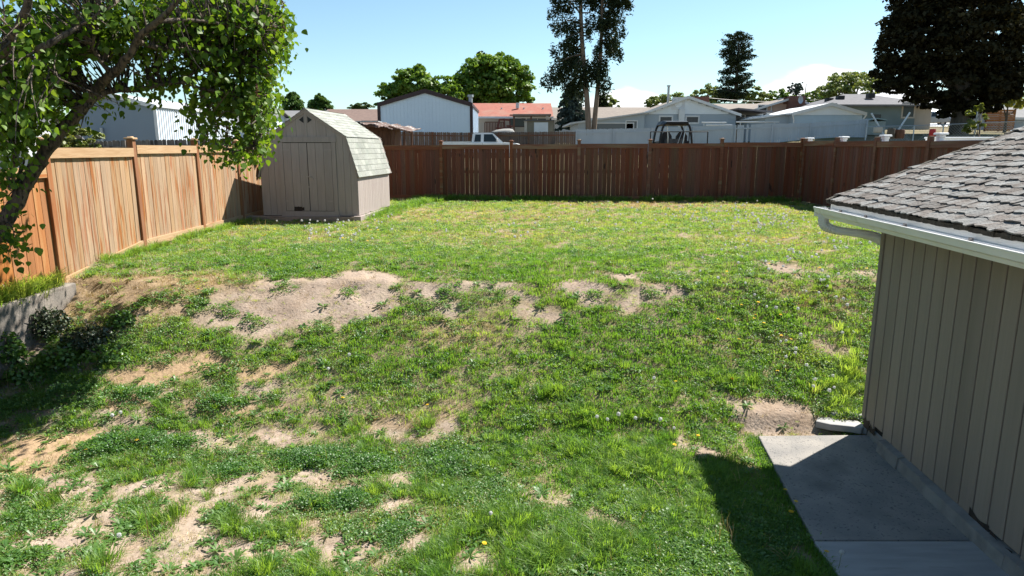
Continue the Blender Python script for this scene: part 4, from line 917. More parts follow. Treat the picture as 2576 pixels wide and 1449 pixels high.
# chain link fence
pts = [at(2180,319,46), at(2300,316,45.5), at(2374,313.5,45), at(2455,310,44.5), at(2576,305,44), at(2700,300,43.5)]
g = empty('chain_link_fence', (pts[0].x, pts[0].y, 0), 0, 'chain link fence with a galvanised top rail across the right side beyond the yard', 'fence')
for p in pts:
    q = MB(); l = p - g.location; q.tube([Vector((l.x,l.y,l.z-1.4)), Vector((l.x,l.y,l.z+(.0 if p is not pts[3] else .75)))], .04, 8); q.build('post', M['silver'], g)
q = MB(); q.tube([p - g.location for p in pts], .03, 6); q.build('top_rail', M['silver'], g)
q = MB()
for pa, pb in zip(pts, pts[1:]):
    Ln = (pb-pa).length; n = int(Ln/.16)
    for k in range(n):
        f = k/n; a = pa.lerp(pb, f) - g.location; b = pa.lerp(pb, min(1, f+1.25/Ln)) - g.location
        for s0, s1 in ((a, b - Vector((0,0,1.25))), (a - Vector((0,0,1.25)), b)):
            q.add([s0, s0+Vector((0,0,.012)), s1+Vector((0,0,.012)), s1], [(0,1,2,3)])
tag(q.build('wire_mesh', M['silver'], g), kind='stuff')
# red brown slatted screen + roof far right
Y = 62; a, b = at(2480,312,Y), at(2556,275,Y); g = empty('slatted_screen', (a.x, Y, 0), 0, 'red brown slatted timber screen at the far right', 'screen')
for k in range(9):
    z = a.z - .6 + (b.z-a.z+.6)*k/9; q = MB(); q.box(0, b.x-a.x, -.03, .03, z, z+(b.z-a.z+.6)/9*.86); q.build('slat', M['cedar_red'], g)
for f in (0, .5, 1): q = MB(); q.box((b.x-a.x)*f-.06, (b.x-a.x)*f+.06, .031, .15, a.z-1.2, b.z+.05); q.build('post', M['darkwood'], g)
gable('low_house', 'house with a pale grey roof at the right edge behind the slatted screen', 2545, 2720, 66, 295, 270, 8, 'bluegrey', 'roofgrey', 0, .5, 'x')
# ---------------------------------------------------------------- vehicles
def wheel(parent, x, y, r, wd=.22):
    q = MB(); prof = [(.62,-wd/2),(.93,-wd/2),(1,-wd/2+.03),(1,wd/2-.03),(.93,wd/2),(.62,wd/2)]; n = 20; V = []; Fs = []
    for k in range(n):
        an = 2*math.pi*k/n
        for rr, yy in prof: V.append((x+r*rr*math.cos(an), y+yy, r+r*rr*math.sin(an)))
    for k in range(n):
        j = (k+1) % n
        for i in range(6): Fs.append((k*6+i, j*6+i, j*6+(i+1)%6, k*6+(i+1)%6))
    q.add(V, Fs); o = q.build('wheel', M['rubber'], parent)
    q = MB(); q.tube([(x,y-wd/2+.04,r),(x,y+wd/2-.04,r)], r*.62, 16); q.build('rim', M['chrome'], o); return o
def loft(sections):
    """sections: list of (y, [(x,z)...]) all of equal count"""
    q = MB(); n = len(sections[0][1]); V = []; Fs = []
    for y, p in sections: V += [(a, y, b) for a, b in p]
    for s in range(len(sections)-1):
        for k in range(n): Fs.append((s*n+k, s*n+(k+1)%n, (s+1)*n+(k+1)%n, (s+1)*n+k))
    Fs += [tuple(range(n)), tuple(range((len(sections)-1)*n, len(sections)*n))]
    q.add(V, Fs); return q
def inset(p, cx, cz, k): return [(cx+(a-cx)*k, cz+(b-cz)*k) for a, b in p]
def pickup(name, label, loc, rz, m, bed=True, cat='pickup truck', group=None, s=1.0):
    g = empty(name, loc, rz, label, cat, group); g.scale = (s, s, s)
    body = [(-2.75,.45),(-2.78,.6),(-2.76,1.12),(-.72,1.12),(-.70,1.10),(1.38,1.10),(1.5,1.12),(2.35,1.06),(2.62,.98),(2.70,.85),(2.72,.55),(2.6,.42)]
    q = loft([(-.93, inset(body,0,.75,.985)),(-.96, body),(.96, body),(.93, inset(body,0,.75,.985))]) if False else loft([(-.95, inset(body,0,.78,.97)),(-.90, body),(.90, body),(.95, inset(body,0,.78,.97))]); q.build('body', m, g)
    if bed: q = MB(); q.box(-2.65,-.8,-.78,.78,1.123,1.128); q.build('bed', M['black'], g)
    if bed: 
        q = MB(); q.box(-2.72,-.75,-.9,-.82,1.124,1.19); q.box(-2.72,-.75,.82,.9,1.124,1.19); q.build('bed_rail', M['chrome'], g)
    cab = [(-.70,1.09),(-.62,1.68),(-.50,1.76),(.62,1.76),(.80,1.70),(1.46,1.10)] if bed else [(-2.6,1.09),(-2.5,1.66),(-2.35,1.76),(.62,1.76),(.80,1.70),(1.46,1.10)]
    q = loft([(-.88, [(a*1.0,min(b,1.1)) if b < 1.12 else (a+(.0),b-.0) for a,b in cab]), (-.74+0, cab)][:1] + [(.88, cab)]); 
    cabl = MB(); n = len(cab); V = [(a, -(.90 - .17*max(0,(b-1.09)/.67)), b) for a,b in cab] + [(a, (.90 - .17*max(0,(b-1.09)/.67)), b) for a,b in cab]
    cabl.add(V, [tuple(range(n)), tuple(range(2*n-1,n-1,-1))] + [(k,(k+1)%n,n+(k+1)%n,n+k) for k in range(n)]); cb = cabl.build('cab', m, g)
    def sidewin(x0, x1, x2, x3, z0, z1):
        for s_ in (-1, 1):
            y0, y1 = s_*(.905-.17*(z0-1.09)/.67), s_*(.905-.17*(z1-1.09)/.67); q = MB(); q.add([(x0,y0,z0),(x1,y0,z0),(x2,y1,z1),(x3,y1,z1)],[(0,1,2,3)]); q.build('side_window', M['pane'], g)
    sidewin(-.52,-.08,-.06,-.44,1.16,1.64); sidewin(.12,1.10,.72,.14,1.16,1.66)
    if not bed: sidewin(-2.3,-1.3,-1.3,-2.25,1.16,1.64); sidewin(-1.2,-.6,-.6,-1.2,1.16,1.64)
    q = MB(); q.add([(1.475,-.80,1.13),(1.475,.80,1.13),(.84,.70,1.69),(.84,-.70,1.69)],[(0,1,2,3)]); q.build('windscreen', M['panelight'], g)
    xr = -.70 if bed else -2.6
    q = MB(); q.add([(xr+.01,-.74,1.18),(xr+.01,.74,1.18),(xr+.07,.68,1.62),(xr+.07,-.68,1.62)],[(0,1,2,3)]); q.build('rear_window', M['pane'], g)
    for s_ in (-1, 1):
        q = MB(); q.bev(.98,1.08,s_*1.03-.07,s_*1.03+.07,1.17,1.36,.02); q.tube([(1.03,s_*.9,1.18),(1.03,s_*1.0,1.2)], .02, 6); q.build('mirror', M['whitetrim'], g)
        q = MB(); q.box(2.66,2.72,s_*.72-.14,s_*.72+.14,.72,.88); q.build('headlight', M['chrome'], g)
        q = MB(); q.box(-2.79,-2.765,s_*.82-.07,s_*.82+.07,.75,1.0); q.build('tail_light', M['red'], g)
        q = MB(); q.box(.05,.065,s_*.952-.004,s_*.952+.004,.5,1.08); q.build('door_seam', M['black'], g)
    q = MB(); q.box(2.62,2.8,-.9,.9,.42,.56); q.box(-2.9,-2.77,-.9,.9,.45,.58); q.build('bumper', M['chrome'], g)
    for xx in (-1.75, 1.78):
        for s_ in (-1, 1): wheel(g, xx, s_*.82, .36)
    return g
M['carwhite'] = pmat('white_car_paint', (.80,.80,.80), None, 2, .25, spec=.6); M['carsilver'] = pmat('silver_car_paint', (.4,.42,.44), None, 2, .3, metal=.4); M['carpink'] = pmat('dull_red_car_paint', (.45,.12,.14), None, 2, .3)
M['cardark'] = pmat('dark_car_paint', (.06,.07,.09), None, 2, .3)
Y = 48; zt = Z(334.5, Y); x = X(1221, Y); pickup('pickup_truck', 'white extended cab pickup truck parked beyond the back fence', (x - .2, Y, zt - 1.76), 0, M['carwhite'])
for i, (u, v, Y, rz, m, bed, lab) in enumerate((
    (2350, 318, 88, -1.2, 'carsilver', False, 'silver van parked left of the dark maple trunk'),
    (2455, 318, 86, -1.9, 'carwhite', True, 'white pickup truck parked right of the dark maple trunk'),
    (2495, 312, 92, 1.3, 'carsilver', False, 'silver wagon half hidden behind the pale green sapling'),
    (2558, 292, 84, 1.3, 'carpink', False, 'dull red wagon parked at the far right edge'),
    (2328, 314, 96, 1.5, 'cardark', False, 'dark van half hidden behind the tan house corner'))):
    c = at(u, v, Y); pickup('parked_car', lab, c, rz, M[m], bed, 'car', 'cars parked on the far lot')
# side by side buggy on a trailer
Y = 30; xc = X(1692, Y); zc = zg(xc, Y); g = empty('utility_buggy', (xc, Y, at(1692, 313, 30).z - 1.85), 0, 'black roofed off road buggy with red seats on the trailer', 'buggy'); g.scale = (.87, .92, 1); zz = at(1692, 313, 30).z - 1.85
def lp_(u, v, y=0): p = at(u, v, Y); return Vector((p.x - xc, y, p.z - zz))
h = lp_(1692, 313).z
tub = MB()
for y in (-.55, .85):
    tub.tube(catmull([(-.80,y,.35),(-.78,y,h*.6),(-.60,y,h-.04),(-.2,y,h),(.2,y,h),(.60,y,h-.04),(.78,y,h*.6),(.80,y,.35)], 4), .055, 8)
for s_ in (-1, 1): tub.tube([(s_*.56,-.55,h-.04),(s_*.56,.85,h-.04)], .03, 6); tub.tube([(s_*.78,-.55,h*.55),(s_*.78,.85,h*.55)], .03, 6)
tub.build('roll_cage', M['black'], g)
tub = MB(); tub.tube([(-.45,-.6,h-.1),(-.30,-.62,.3)], .026, 6); tub.tube([(.45,-.6,h-.1),(.2,-.62,.3)], .026, 6); tub.tube([(-.1,-.58,.55),(.3,-.58,h-.25)], .012, 6); tub.build('shock_bar', M['chrome'], g)
q = loft([(-.7, [(-.55,h+.02),(.55,h+.02),(.5,h+.09),(-.5,h+.09)]), (-.2, [(-.72,h-.03),(.72,h-.03),(.58,h+.14),(-.58,h+.14)]), (.7, [(-.72,h-.03),(.72,h-.03),(.58,h+.14),(-.58,h+.14)]), (1.0, [(-.55,h),(.55,h),(.5,h+.04),(-.5,h+.04)])]); q.build('roof_panel', M['black'], g)
for s_ in (-1, 1):
    q = loft([(-.16, [(s_*.38-.27,.5),(s_*.38+.27,.5),(s_*.38+.27,1.36),(s_*.38+.14,1.52),(s_*.38-.14,1.52),(s_*.38-.27,1.36)]), (.0, [(s_*.38-.27,.48),(s_*.38+.27,.48),(s_*.38+.27,1.34),(s_*.38+.14,1.5),(s_*.38-.14,1.5),(s_*.38-.27,1.34)])]); st_ = q.build('seat', M['black'], g)
    q = MB(); q.bev(s_*.38-.2, s_*.38+.2, -.2, -.165, .72, 1.02, .02); q.build('seat_patch', M['red'], st_)
    q = MB(); q.bev(s_*.74-.22, s_*.74+.22, -1.2, -.5, .62, .7, .05); q.bev(s_*.74-.2, s_*.74+.2, 1.0, 1.7, .62, .7, .05); q.build('fender', M['black'], g)
    for yy in (-.85, 1.35): wheel(g, s_*.66, yy, .33, .26).rotation_euler = (0, 0, 0)
q = loft([(-1.15, [(-.5,.4),(.5,.4),(.45,.62),(-.45,.62)]), (-.3, [(-.6,.35),(.6,.35),(.6,.6),(-.6,.6)]), (-.22, [(-.74,.35),(.74,.35),(.74,1.16),(-.74,1.16)]), (1.6, [(-.74,.35),(.74,.35),(.7,1.1),(-.7,1.1)])]); q.build('body', M['black'], g)
q = MB(); q.bev(-.25,.25,-1.2,-.3,.63,.72,.03); q.build('engine_cover', M['red'], g)
q = MB(); q.add([(-.5,-.3,.95),(.5,-.3,.95),(.5,-.3,1.25),(-.5,-.3,1.25)],[(0,1,2,3)]); q.build('rear_screen', M['pane'], g)
t = empty('flat_trailer', (xc, Y, zc), 0, 'flat trailer with black rail frames under the buggy', 'trailer')
q = MB(); q.box(-1.05,1.05,-1.6,2.2,.46,zz-zc-.005); q.build('deck', M['darkwood'], t)
q = MB(); a, b = lp_(1618, 334), lp_(1754, 334); dz = zz - zc
for x0_, x1_ in ((a.x, a.x+.75), (b.x-.75, b.x)):
    q.tube([(x0_,-1.62,.3),(x0_,-1.62,a.z+dz),(x1_,-1.62,a.z+dz),(x1_,-1.62,.3)], .025, 6)
q.tube([(a.x,-1.62,a.z+dz-.0),(b.x,-1.62,a.z+dz)], .02, 6); q.tube([(a.x,-1.62,.5),(b.x,-1.62,.5)], .04, 6); q.build('rail_frame', M['black'], t)
for s_ in (-1, 1): wheel(t, s_*1.17, .6, .33, .2)
# yard clutter beyond the right fence
for i, (u, v, Y, w_, h_, m, lab) in enumerate(((2262,344,40,.55,.5,'darkwood','squat dark barrel under the leaning white pole'),(2240,345,40,.42,.6,'barkgrey','tall grey drum beside the squat dark barrel'),(2345,338,40,.35,.4,'red','small red drum standing apart to the right of the barrels'),(2208,330,44,.55,.35,'tanwall','pale drum by the end of the grey fence'))):
    c = at(u, v, Y); zz = max(zg(c.x, c.y), c.z - .1); q = MB(); n = 6
    q.tube([(0,0,0),(0,0,.06*h_),(0,0,.5*h_),(0,0,.94*h_),(0,0,h_)], [w_*.42,w_*.46,w_*.5,w_*.46,w_*.42], 12); o = q.build('barrel', M[m], None, (c.x, c.y, zz)); tag(o, lab, 'barrel')
# ---------------------------------------------------------------- trees
def rotframes(nrm, roll):
    n = nrm / np.linalg.norm(nrm, axis=1, keepdims=True)
    a = np.cross(n, np.tile([0, 0, 1.0], (len(n), 1))); l = np.linalg.norm(a, axis=1, keepdims=True); a = np.where(l < .05, [[1.0, 0, 0]], a / np.maximum(l, 1e-6)); b = np.cross(n, a)
    c, s = np.cos(roll)[:, None], np.sin(roll)[:, None]
    return a * c + b * s, -a * s + b * c, n
def leafquads(P, nrm, size, rng, asp=.7, bend=.25):
    """one folded leaf (4 corner diamond, 2 tris as quad) per point"""
    n = len(P); u, v, w_ = rotframes(nrm, rng.uniform(0, 2*math.pi, n)); s = size[:, None]
    V = np.stack([P - u*s*.5, P + v*s*asp*.5 - w_*s*bend*.2, P + u*s*.5 - w_*s*bend*.5, P - v*s*asp*.5 - w_*s*bend*.2], 1).reshape(-1, 3)
    return V, np.arange(n*4).reshape(n, 4)
def ball(rng, n):
    d = rng.normal(size=(n, 3)); return d / np.linalg.norm(d, axis=1, keepdims=True)
LM = {}
LM['maple'] = leafmat('maple_leaf', (.055,.13,.014), (.15,.25,.026), .35, .03)
LM['pale'] = leafmat('pale_leaf', (.11,.16,.04), (.23,.28,.08), .3, .03)
LM['yellow'] = leafmat('yellow_green_leaf', (.14,.17,.03), (.28,.29,.05), .35, .03)
LM['conical'] = leafmat('conical_leaf', (.035,.085,.014), (.09,.16,.028), .3, .02); LM['deep'] = leafmat('dark_green_leaf', (.03,.06,.012), (.075,.125,.025), .25, .03)
LM['purple'] = leafmat('purple_maple_leaf', (.007,.007,.004), (.044,.040,.018), .14, .008, rough=.6)
LM['needle'] = leafmat('dark_needle', (.012,.021,.011), (.038,.054,.024), .1, .01)
LM['spruce'] = leafmat('blue_needle', (.03,.05,.045), (.075,.105,.095), .1, .03)
LM['lilac'] = leafmat('lilac_leaf', (.05,.11,.012), (.11,.20,.02), .48, .018, c3=(.15,.225,.032), rough=.45)
LM['shrub'] = leafmat('shrub_leaf', (.08,.12,.02), (.2,.23,.05), .35, .04)
LM['lilacdry'] = leafmat('dry_flower', (.10,.05,.045), (.18,.10,.085), .2, .02)
def crown(rng, blobs, nq, size, clump=.32, sparse=1.0):
    """blobs: (x,y,z,rx,ry,rz); leaves sit on many small clumps spread over the blobs' shells"""
    blobs = np.asarray(blobs, float); vol = (blobs[:,3]*blobs[:,4]*blobs[:,5])**.67; pr = vol/vol.sum()
    ncl = max(10, int(nq/55)); bi = rng.choice(len(blobs), ncl, p=pr); d = ball(rng, ncl)
    r = rng.uniform(.5, 1.18, ncl)**.7; cc = blobs[bi,:3] + d*blobs[bi,3:]*r[:,None]
    cr = clump*rng.uniform(.55, 1.25, ncl)*blobs[bi,3:].mean(1)
    ci = rng.integers(0, ncl, nq); e = ball(rng, nq); e[:,2] = np.abs(e[:,2])*.9 - .25*(rng.random(nq) < .35); e /= np.linalg.norm(e, axis=1, keepdims=True)
    P = cc[ci] + e*cr[ci][:,None]*rng.uniform(.6, 1.05, nq)[:,None]*np.array([1,1,.72])
    nrm = e*.8 + rng.normal(size=(nq,3))*.45 + np.array([0,0,.35]); 
    t = np.clip(rng.random(nq)*.55 + .45*rng.random(ncl)[ci], 0, 1)
    V, Fq_ = leafquads(P, nrm, size*rng.uniform(.6, 1.3, nq), rng); return V, Fq_, t
def broadtree(name, label, base, H, blobs, mat, nq, size, trunk_r, seed, barkm='barkgrey', clump=.32, group=None, fork=.35, cat='tree', limbs=6):
    rng = np.random.default_rng(seed); g = empty(name, base, 0, label, cat, group)
    V, Fq_, t = crown(rng, blobs, nq, size, clump); link('crown', fast_mesh('crown', V, Fq_, LM[mat], t), g)
    q = MB(); q.smooth = True; q.tube([(0,0,-.3),(0.02,0,H*.15),(.03,.02,H*fork),(0,0,H*.75)], [trunk_r*1.3,trunk_r,trunk_r*.8,trunk_r*.25], 10)
    for k in range(limbs):
        b = blobs[k % len(blobs)]; s0 = Vector((0,0,H*(fork+.05*(k % 3)))); e = Vector(b[:3]) + Vector(rng.uniform(-.4,.4,3))*b[3]; mid = s0.lerp(e, .5) + Vector((0,0,-.05*H)); q.tube(catmull([s0, mid, e], 4), [trunk_r*.5*(1-.085*i) for i in range(9)], 6)
    q.build('trunk', M[barkm], g); return g
def blobs_px(base, Y, L_, dy=.9):
    """crown masses measured as (u, v, half width, half height)"""
    out = []
    for e in L_:
        u, v, ru, rv = e[:4]; off = e[4] if len(e) > 4 else 0
        p = at(u, v, Y) - base; out.append((p.x, p.y + off, p.z, ru/F*Y, ru/F*Y*dy, rv/F*Y))
    return out
def tree_at(u, Y): x = X(u, Y); return Vector((x, Y, zg(x, Y)))
def bt(name, label, u, Y, L_, mat, nq, size, tr, seed, **k):
    b = tree_at(u, Y); bl = blobs_px(b, Y, L_); H = max(e[2]+e[5] for e in bl); return broadtree(name, label, b, H, bl, mat, nq, size, tr, seed, **k)
bt('maple_tree', 'big round bright green maple behind the red roofed bungalow', 1240, 100, [(1235,215,70,60),(1185,225,50,48),(1290,220,50,50),(1240,178,50,36),(1200,165,25,22),(1285,185,40,32),(1320,240,24,34)], 'maple', 24000, .5, .7, 11)
bt('maple_tree', 'bright green maple above the peak of the pale blue garage', 1050, 92, [(1045,215,50,34),(1000,240,45,28),(1100,225,40,30),(1055,185,22,18),(975,258,28,20),(1135,235,30,24)], 'maple', 17000, .48, .6, 12)
bt('bushy_tree', 'left of two dark rounded conical trees behind the barn shed', 737, 88, [(737,272,26,20),(737,255,20,16),(736,244,11,10)], 'conical', 6500, .32, .35, 13, clump=.36)
bt('bushy_tree', 'right of two dark conical trees behind the barn shed', 806, 92, [(806,272,26,18),(803,256,19,14),(800,246,10,9),(822,274,13,12)], 'conical', 6500, .32, .35, 14, clump=.36)
bt('pale_tree', 'pale feathery spring tree left of the dark maple', 2135, 105, [(2140,222,60,32),(2100,235,40,24),(2175,215,40,28),(2120,205,30,18),(2070,245,30,18)], 'pale', 12000, .32, .4, 15, clump=.26)
for i, (u, v, w_, h, lab, mt) in enumerate(((1905,245,34,22,'round pale green tree right of the tall dark conifer','pale'),(1955,247,40,20,'low green tree above the peach house ridge','maple'),(1780,240,40,22,'pale green tree peeping over the gabled house roof','pale'),(1690,250,50,12,'sparse pale tree behind the left slope of the gabled house','pale'),(2040,250,34,18,'low green tree behind the satellite dish chimney','maple'),(1530,262,26,18,'small pale tree right of the twin conifer trunks','pale'),(1640,258,16,14,'small grey green tree beside the flue pipe','pale'),(620,255,90,26,'hazy green tree behind the lilac branches','pale'),(910,268,30,8,'far low tree above the brown pink roof','deep'))):
    bt('small_tree', lab, u, 125 + i*3, [(u,v,w_*.6,h),(u-w_*.6,v+h*.3,w_*.5,h*.7),(u+w_*.55,v+h*.25,w_*.5,h*.75)], mt, 5200, .36, .3, 30+i, clump=.3, limbs=3)
bt('dark_maple', 'large near black purple leaved maple at the upper right', 2405, 52, [(2400,90,150,95),(2300,120,85,80),(2500,110,95,85),(2400,-20,140,80),(2260,195,60,45),(2400,215,120,50),(2330,50,60,60),(2340,250,50,28),(2430,258,75,30),(2500,215,70,48),(2560,150,60,80),(2290,25,40,40),(2240,170,40,34),(2420,285,45,22)], 'purple', 62000, .31, .55, 16, limbs=10, fork=.2, clump=.24)
bt('yellow_shrub', 'yellow green shrub showing under the dark maple', 2520, 58, [(2500,258,40,14),(2535,252,40,18),(2560,262,30,12)], 'yellow', 2200, .3, .12, 17, limbs=3, cat='shrub')
bt('sapling', 'slender pale green sapling by the chain link fence', 2458, 43, [(2458,288,20,14),(2455,308,24,14),(2462,268,11,12),(2450,322,22,10)], 'shrub', 1500, .22, .06, 18, limbs=4, clump=.3, fork=.15)
bt('garden_bush', 'loose green yellow bush behind the left fence under the lilac', 195, 14.5, [(200,350,50,28),(160,365,45,26),(230,365,26,20),(185,325,30,16),(140,345,30,20)], 'shrub', 4200, .085, .05, 19, limbs=6, clump=.25, cat='bush', fork=.2)
bt('leafy_bush', 'narrow leafy bush squeezed between the left fence and the barn shed', 640, 18.4, [(640,330,26,40),(655,380,20,40),(632,400,16,40),(640,450,14,40),(650,300,24,26),(635,500,12,30)], 'lilac', 3000, .10, .05, 20, limbs=5, clump=.35, cat='bush', fork=.2)
# conifers
def spray(rng, P, D, ln, wd, nq):
    pass
def conifer(name, label, base, trunks, limbs, mat, barkm, seed, sprays=26, sl=.9, droop=.8, cat='tree', sw=.16, blob=None):
    """trunks: [(pts, r0, r1)], limbs: [(start, tip, droopiness)]; every limb carries hanging needle sprays"""
    rng = np.random.default_rng(seed); g = empty(name, base, 0, label, cat); q = MB(); q.smooth = True
    for pts, r0, r1 in trunks:
        c = catmull(pts, 5); q.tube(c, [r0 + (r1-r0)*i/(len(c)-1) for i in range(len(c))], 10)
    q.build('trunk', M[barkm], g); q = MB(); PV, PF, PT = [], [], []; off = 0
    if blob:
        rad, rz_, sag, nq_, qs = blob; C_ = []
    for s0, e, dr in limbs:
        s0, e = Vector(s0), Vector(e); mid = s0.lerp(e, .5) + Vector((0, 0, (e-s0).length*.10)); c = catmull([s0, mid, e], 5); q.tube(c, [max(.012, .07*(1 - i/len(c))) for i in range(len(c))], 5)
        Ln = (e - s0).length; d = (e - s0).normalized(); n = max(6, int(sprays*Ln))
        if blob:
            m_ = max(3, int(Ln/(rad*.8)))
            for k in range(m_):
                f = .22 + .8*(k + rng.random())/m_; p = s0.lerp(e, min(f, 1.02)) + Vector((0, 0, Ln*.18*f*(1-min(f,1)))); C_.append((p.x, p.y, p.z - sag*rng.random(), rad*(1.15-.45*f)))
            continue
        t = rng.random(n)**.65; side = Vector((-d.y, d.x, 0)).normalized()
        for k in range(n):
            f = t[k]; i = min(len(c)-2, int(f*(len(c)-1))); p = c[i].lerp(c[i+1], f*(len(c)-1)-i)
            dirv = (d*rng.uniform(.2, .8) + side*rng.uniform(-.8, .8) + Vector((0,0,-dr*rng.uniform(.2, 1.2)))).normalized(); ll = sl*rng.uniform(.4, 1.1)*(1.1-.45*f); w2 = sw*rng.uniform(.6, 1.3)
            a = dirv.cross(Vector(rng.normal(size=3))).normalized()
            tt = rng.random()
            for j in range(2):
                a2 = a if j == 0 else dirv.cross(a)
                PV += [p, p + dirv*ll*.45 + a2*w2, p + dirv*ll, p + dirv*ll*.5 - a2*w2]; PF.append((off, off+1, off+2, off+3)); off += 4; PT.append(tt)
    if blob:
        C_ = np.array(C_); ci = rng.integers(0, len(C_), nq_); P_ = C_[ci,:3] + rng.normal(size=(nq_,3))*np.stack([C_[ci,3]*.4, C_[ci,3]*.4, C_[ci,3]*.4*rz_], 1) + np.array([0,0,-.3*rz_*rad]); nr = rng.normal(size=(nq_,3)) + np.array([0,0,.4]); V_, F_ = leafquads(P_, nr, qs*rng.uniform(.6,1.4,nq_), rng, .32)
        PV = V_; PF = F_; PT = np.clip(.5*rng.random(nq_) + .5*rng.random(len(C_))[ci], 0, 1)
    if q.v: q.build('limb', M[barkm], g)
    link('crown', fast_mesh('crown', np.array([tuple(v) for v in PV]), np.array(PF), LM[mat], PT), g); return g
Y = 56; b = tree_at(1488, Y)
def lq(u, v, dy=0): p = at(u, v, Y) - b; return Vector((p.x, p.y + dy, p.z))
rgc = random.Random(5)
tA = [lq(1481,340), lq(1479,290), lq(1475,230), lq(1468,150), lq(1462,60), lq(1460,-60), lq(1460,-160)]
tB = [lq(1494,340,.3), lq(1500,270,.3), lq(1507,200,.3), lq(1513,110,.3), lq(1516,20,.3), lq(1514,-100,.3)]
lim = []
def tr_pt(t, v):
    for a, c in zip(t, t[1:]):
        z = at(1288, v, Y).z - b.z
        if min(a.z, c.z) <= z <= max(a.z, c.z): f = (z - a.z)/(c.z - a.z); return a.lerp(c, f)
    return t[-1]
for v0, u1, v1 in ((60,1392,40),(30,1380,-10),(75,1410,105),(100,1395,115),(90,1420,150),(130,1372,190),(150,1390,205),(140,1405,170),(165,1418,235),(120,1380,150),(50,1402,70),(10,1385,20),(-20,1375,-40),(-60,1395,-80),(-80,1420,-120),(180,1440,215),(150,1440,180),(110,1440,140),(40,1430,80),(195,1412,205),(200,1458,235),(160,1425,130)):
    for k in range(1):
        lim.append((tr_pt(tA, v0 + rgc.uniform(-8,8)), lq(u1 + rgc.uniform(-8,8), v1 + rgc.uniform(-6,10), rgc.uniform(-1.6,1.6)), 1.0))
for v0, u1, v1 in ((40,1575,60),(10,1585,10),(70,1548,90),(30,1560,35),(-20,1590,-20),(-60,1570,-70),(100,1556,125),(150,1530,135),(190,1532,200),(60,1535,40),(-40,1560,-30),(120,1495,150),(200,1524,215),(75,1570,110)):
    lim.append((tr_pt(tB, v0), lq(u1 + rgc.uniform(-6,6), v1 + rgc.uniform(-6,8), rgc.uniform(-2,2)), 1.0))
    if v0 < 60: lim.append((tr_pt(tB, v0-10), lq(u1 - 10, v1 - 14, rgc.uniform(-2.5,2.5)), 1.0))
for k in range(18):      # dense top between the trunks
    v0 = rgc.uniform(-120, 110); t = tA if k % 2 else tB; lim.append((tr_pt(t, v0), lq(rgc.uniform(1415,1545), v0 + rgc.uniform(-5,30), rgc.uniform(-2.4,2.4)), .8))
for v0, u1, v1 in ((150,1500,165),(165,1495,180),(170,1520,172),(185,1480,190)): lim.append((tr_pt(tB, v0), lq(u1, v1, -.6), .6)); lim.append((tr_pt(tA, v0), lq(u1-14, v1+4, -.6), .6))
conifer('twin_conifer', 'very tall dark drooping conifer with two bare leaning trunks', b, [(tA, .25, .11), (tB, .22, .09)], lim, 'needle', 'barkbrown', 21, blob=(.42, 2.1, .45, 19000, .31))
def cone_limbs(b, Y, L_, n, seed, rise=.0, dy=1.0):
    """L_: silhouette as (v, u_left, u_right), top to bottom; trunk up the middle"""
    rg = random.Random(seed); out = []; vs_ = [e[0] for e in L_]
    for k in range(n):
        v = vs_[0] + (vs_[-1]-vs_[0])*(rg.random()**.8); uL = np.interp(v, vs_, [e[1] for e in L_]); uR = np.interp(v, vs_, [e[2] for e in L_]); uc = (L_[0][1]+L_[0][2])/2*.35 + (uL+uR)/2*.65
        an = rg.uniform(0, 2*math.pi); hw = (uR-uL)/2/1752*Y*rg.uniform(.75, 1.05); c = at((uL+uR)/2, v, Y) - b; s0 = at(uc, v, Y) - b
        out.append((s0 + Vector((0,0,-rise*hw*.5)), Vector((c.x + math.cos(an)*hw, math.sin(an)*hw*dy, c.z + rise*hw*.4)), .35))
    return out
Y = 74; b = tree_at(1438, Y); S = [(203,1436,1441),(225,1420,1455),(250,1410,1468),(280,1402,1474),(305,1399,1478),(326,1400,1478)]
conifer('blue_spruce', 'blue green spruce standing left of the twin conifer trunks', b, [([(0,0,-.5),(0,0,3),(0,0,at(1438,205,Y).z-b.z)], .2, .03)], cone_limbs(b, Y, S, 190, 3, -.15), 'spruce', 'barkgrey', 22, sprays=13, sl=.55, sw=.14)
Y = 112; b = tree_at(1842, Y); S = [(80,1840,1862),(92,1815,1885),(105,1806,1895),(118,1818,1892),(135,1800,1902),(160,1815,1890),(180,1808,1880),(195,1812,1898),(215,1802,1896),(235,1792,1885),(252,1800,1870)]
conifer('tall_conifer', 'tall dark broken topped conifer rising behind the houses right of centre', b, [([(0,0,-.5),(0,0,8),(0,0,at(1842,100,Y).z-b.z)], .5, .1)], cone_limbs(b, Y, S, 120, 4, .25), 'needle', 'barkgrey', 23, blob=(.8, .5, .1, 13000, .42))
Y = 130; b = tree_at(1212, Y); conifer('dark_conifer', 'dark conifer tip poking above the big round maple', b, [([(0,0,-.5),(0,0,at(1212,130,Y).z-b.z)], .4, .05)], cone_limbs(b, Y, [(126,1210,1214),(140,1200,1226),(160,1190,1236),(200,1184,1240)], 60, 6, .1), 'needle', 'barkgrey', 24, sprays=6, sl=1.1, sw=.3)
Y = 118; b = tree_at(1512, Y); conifer('arborvitae', 'narrow dark arborvitae right of the twin conifer trunks', b, [([(0,0,-.5),(0,0,3)], .2, .1)], cone_limbs(b, Y, [(240,1508,1514),(252,1503,1524),(275,1501,1526)], 60, 7, .6), 'needle', 'barkgrey', 25, sprays=8, sl=.8, sw=.3)
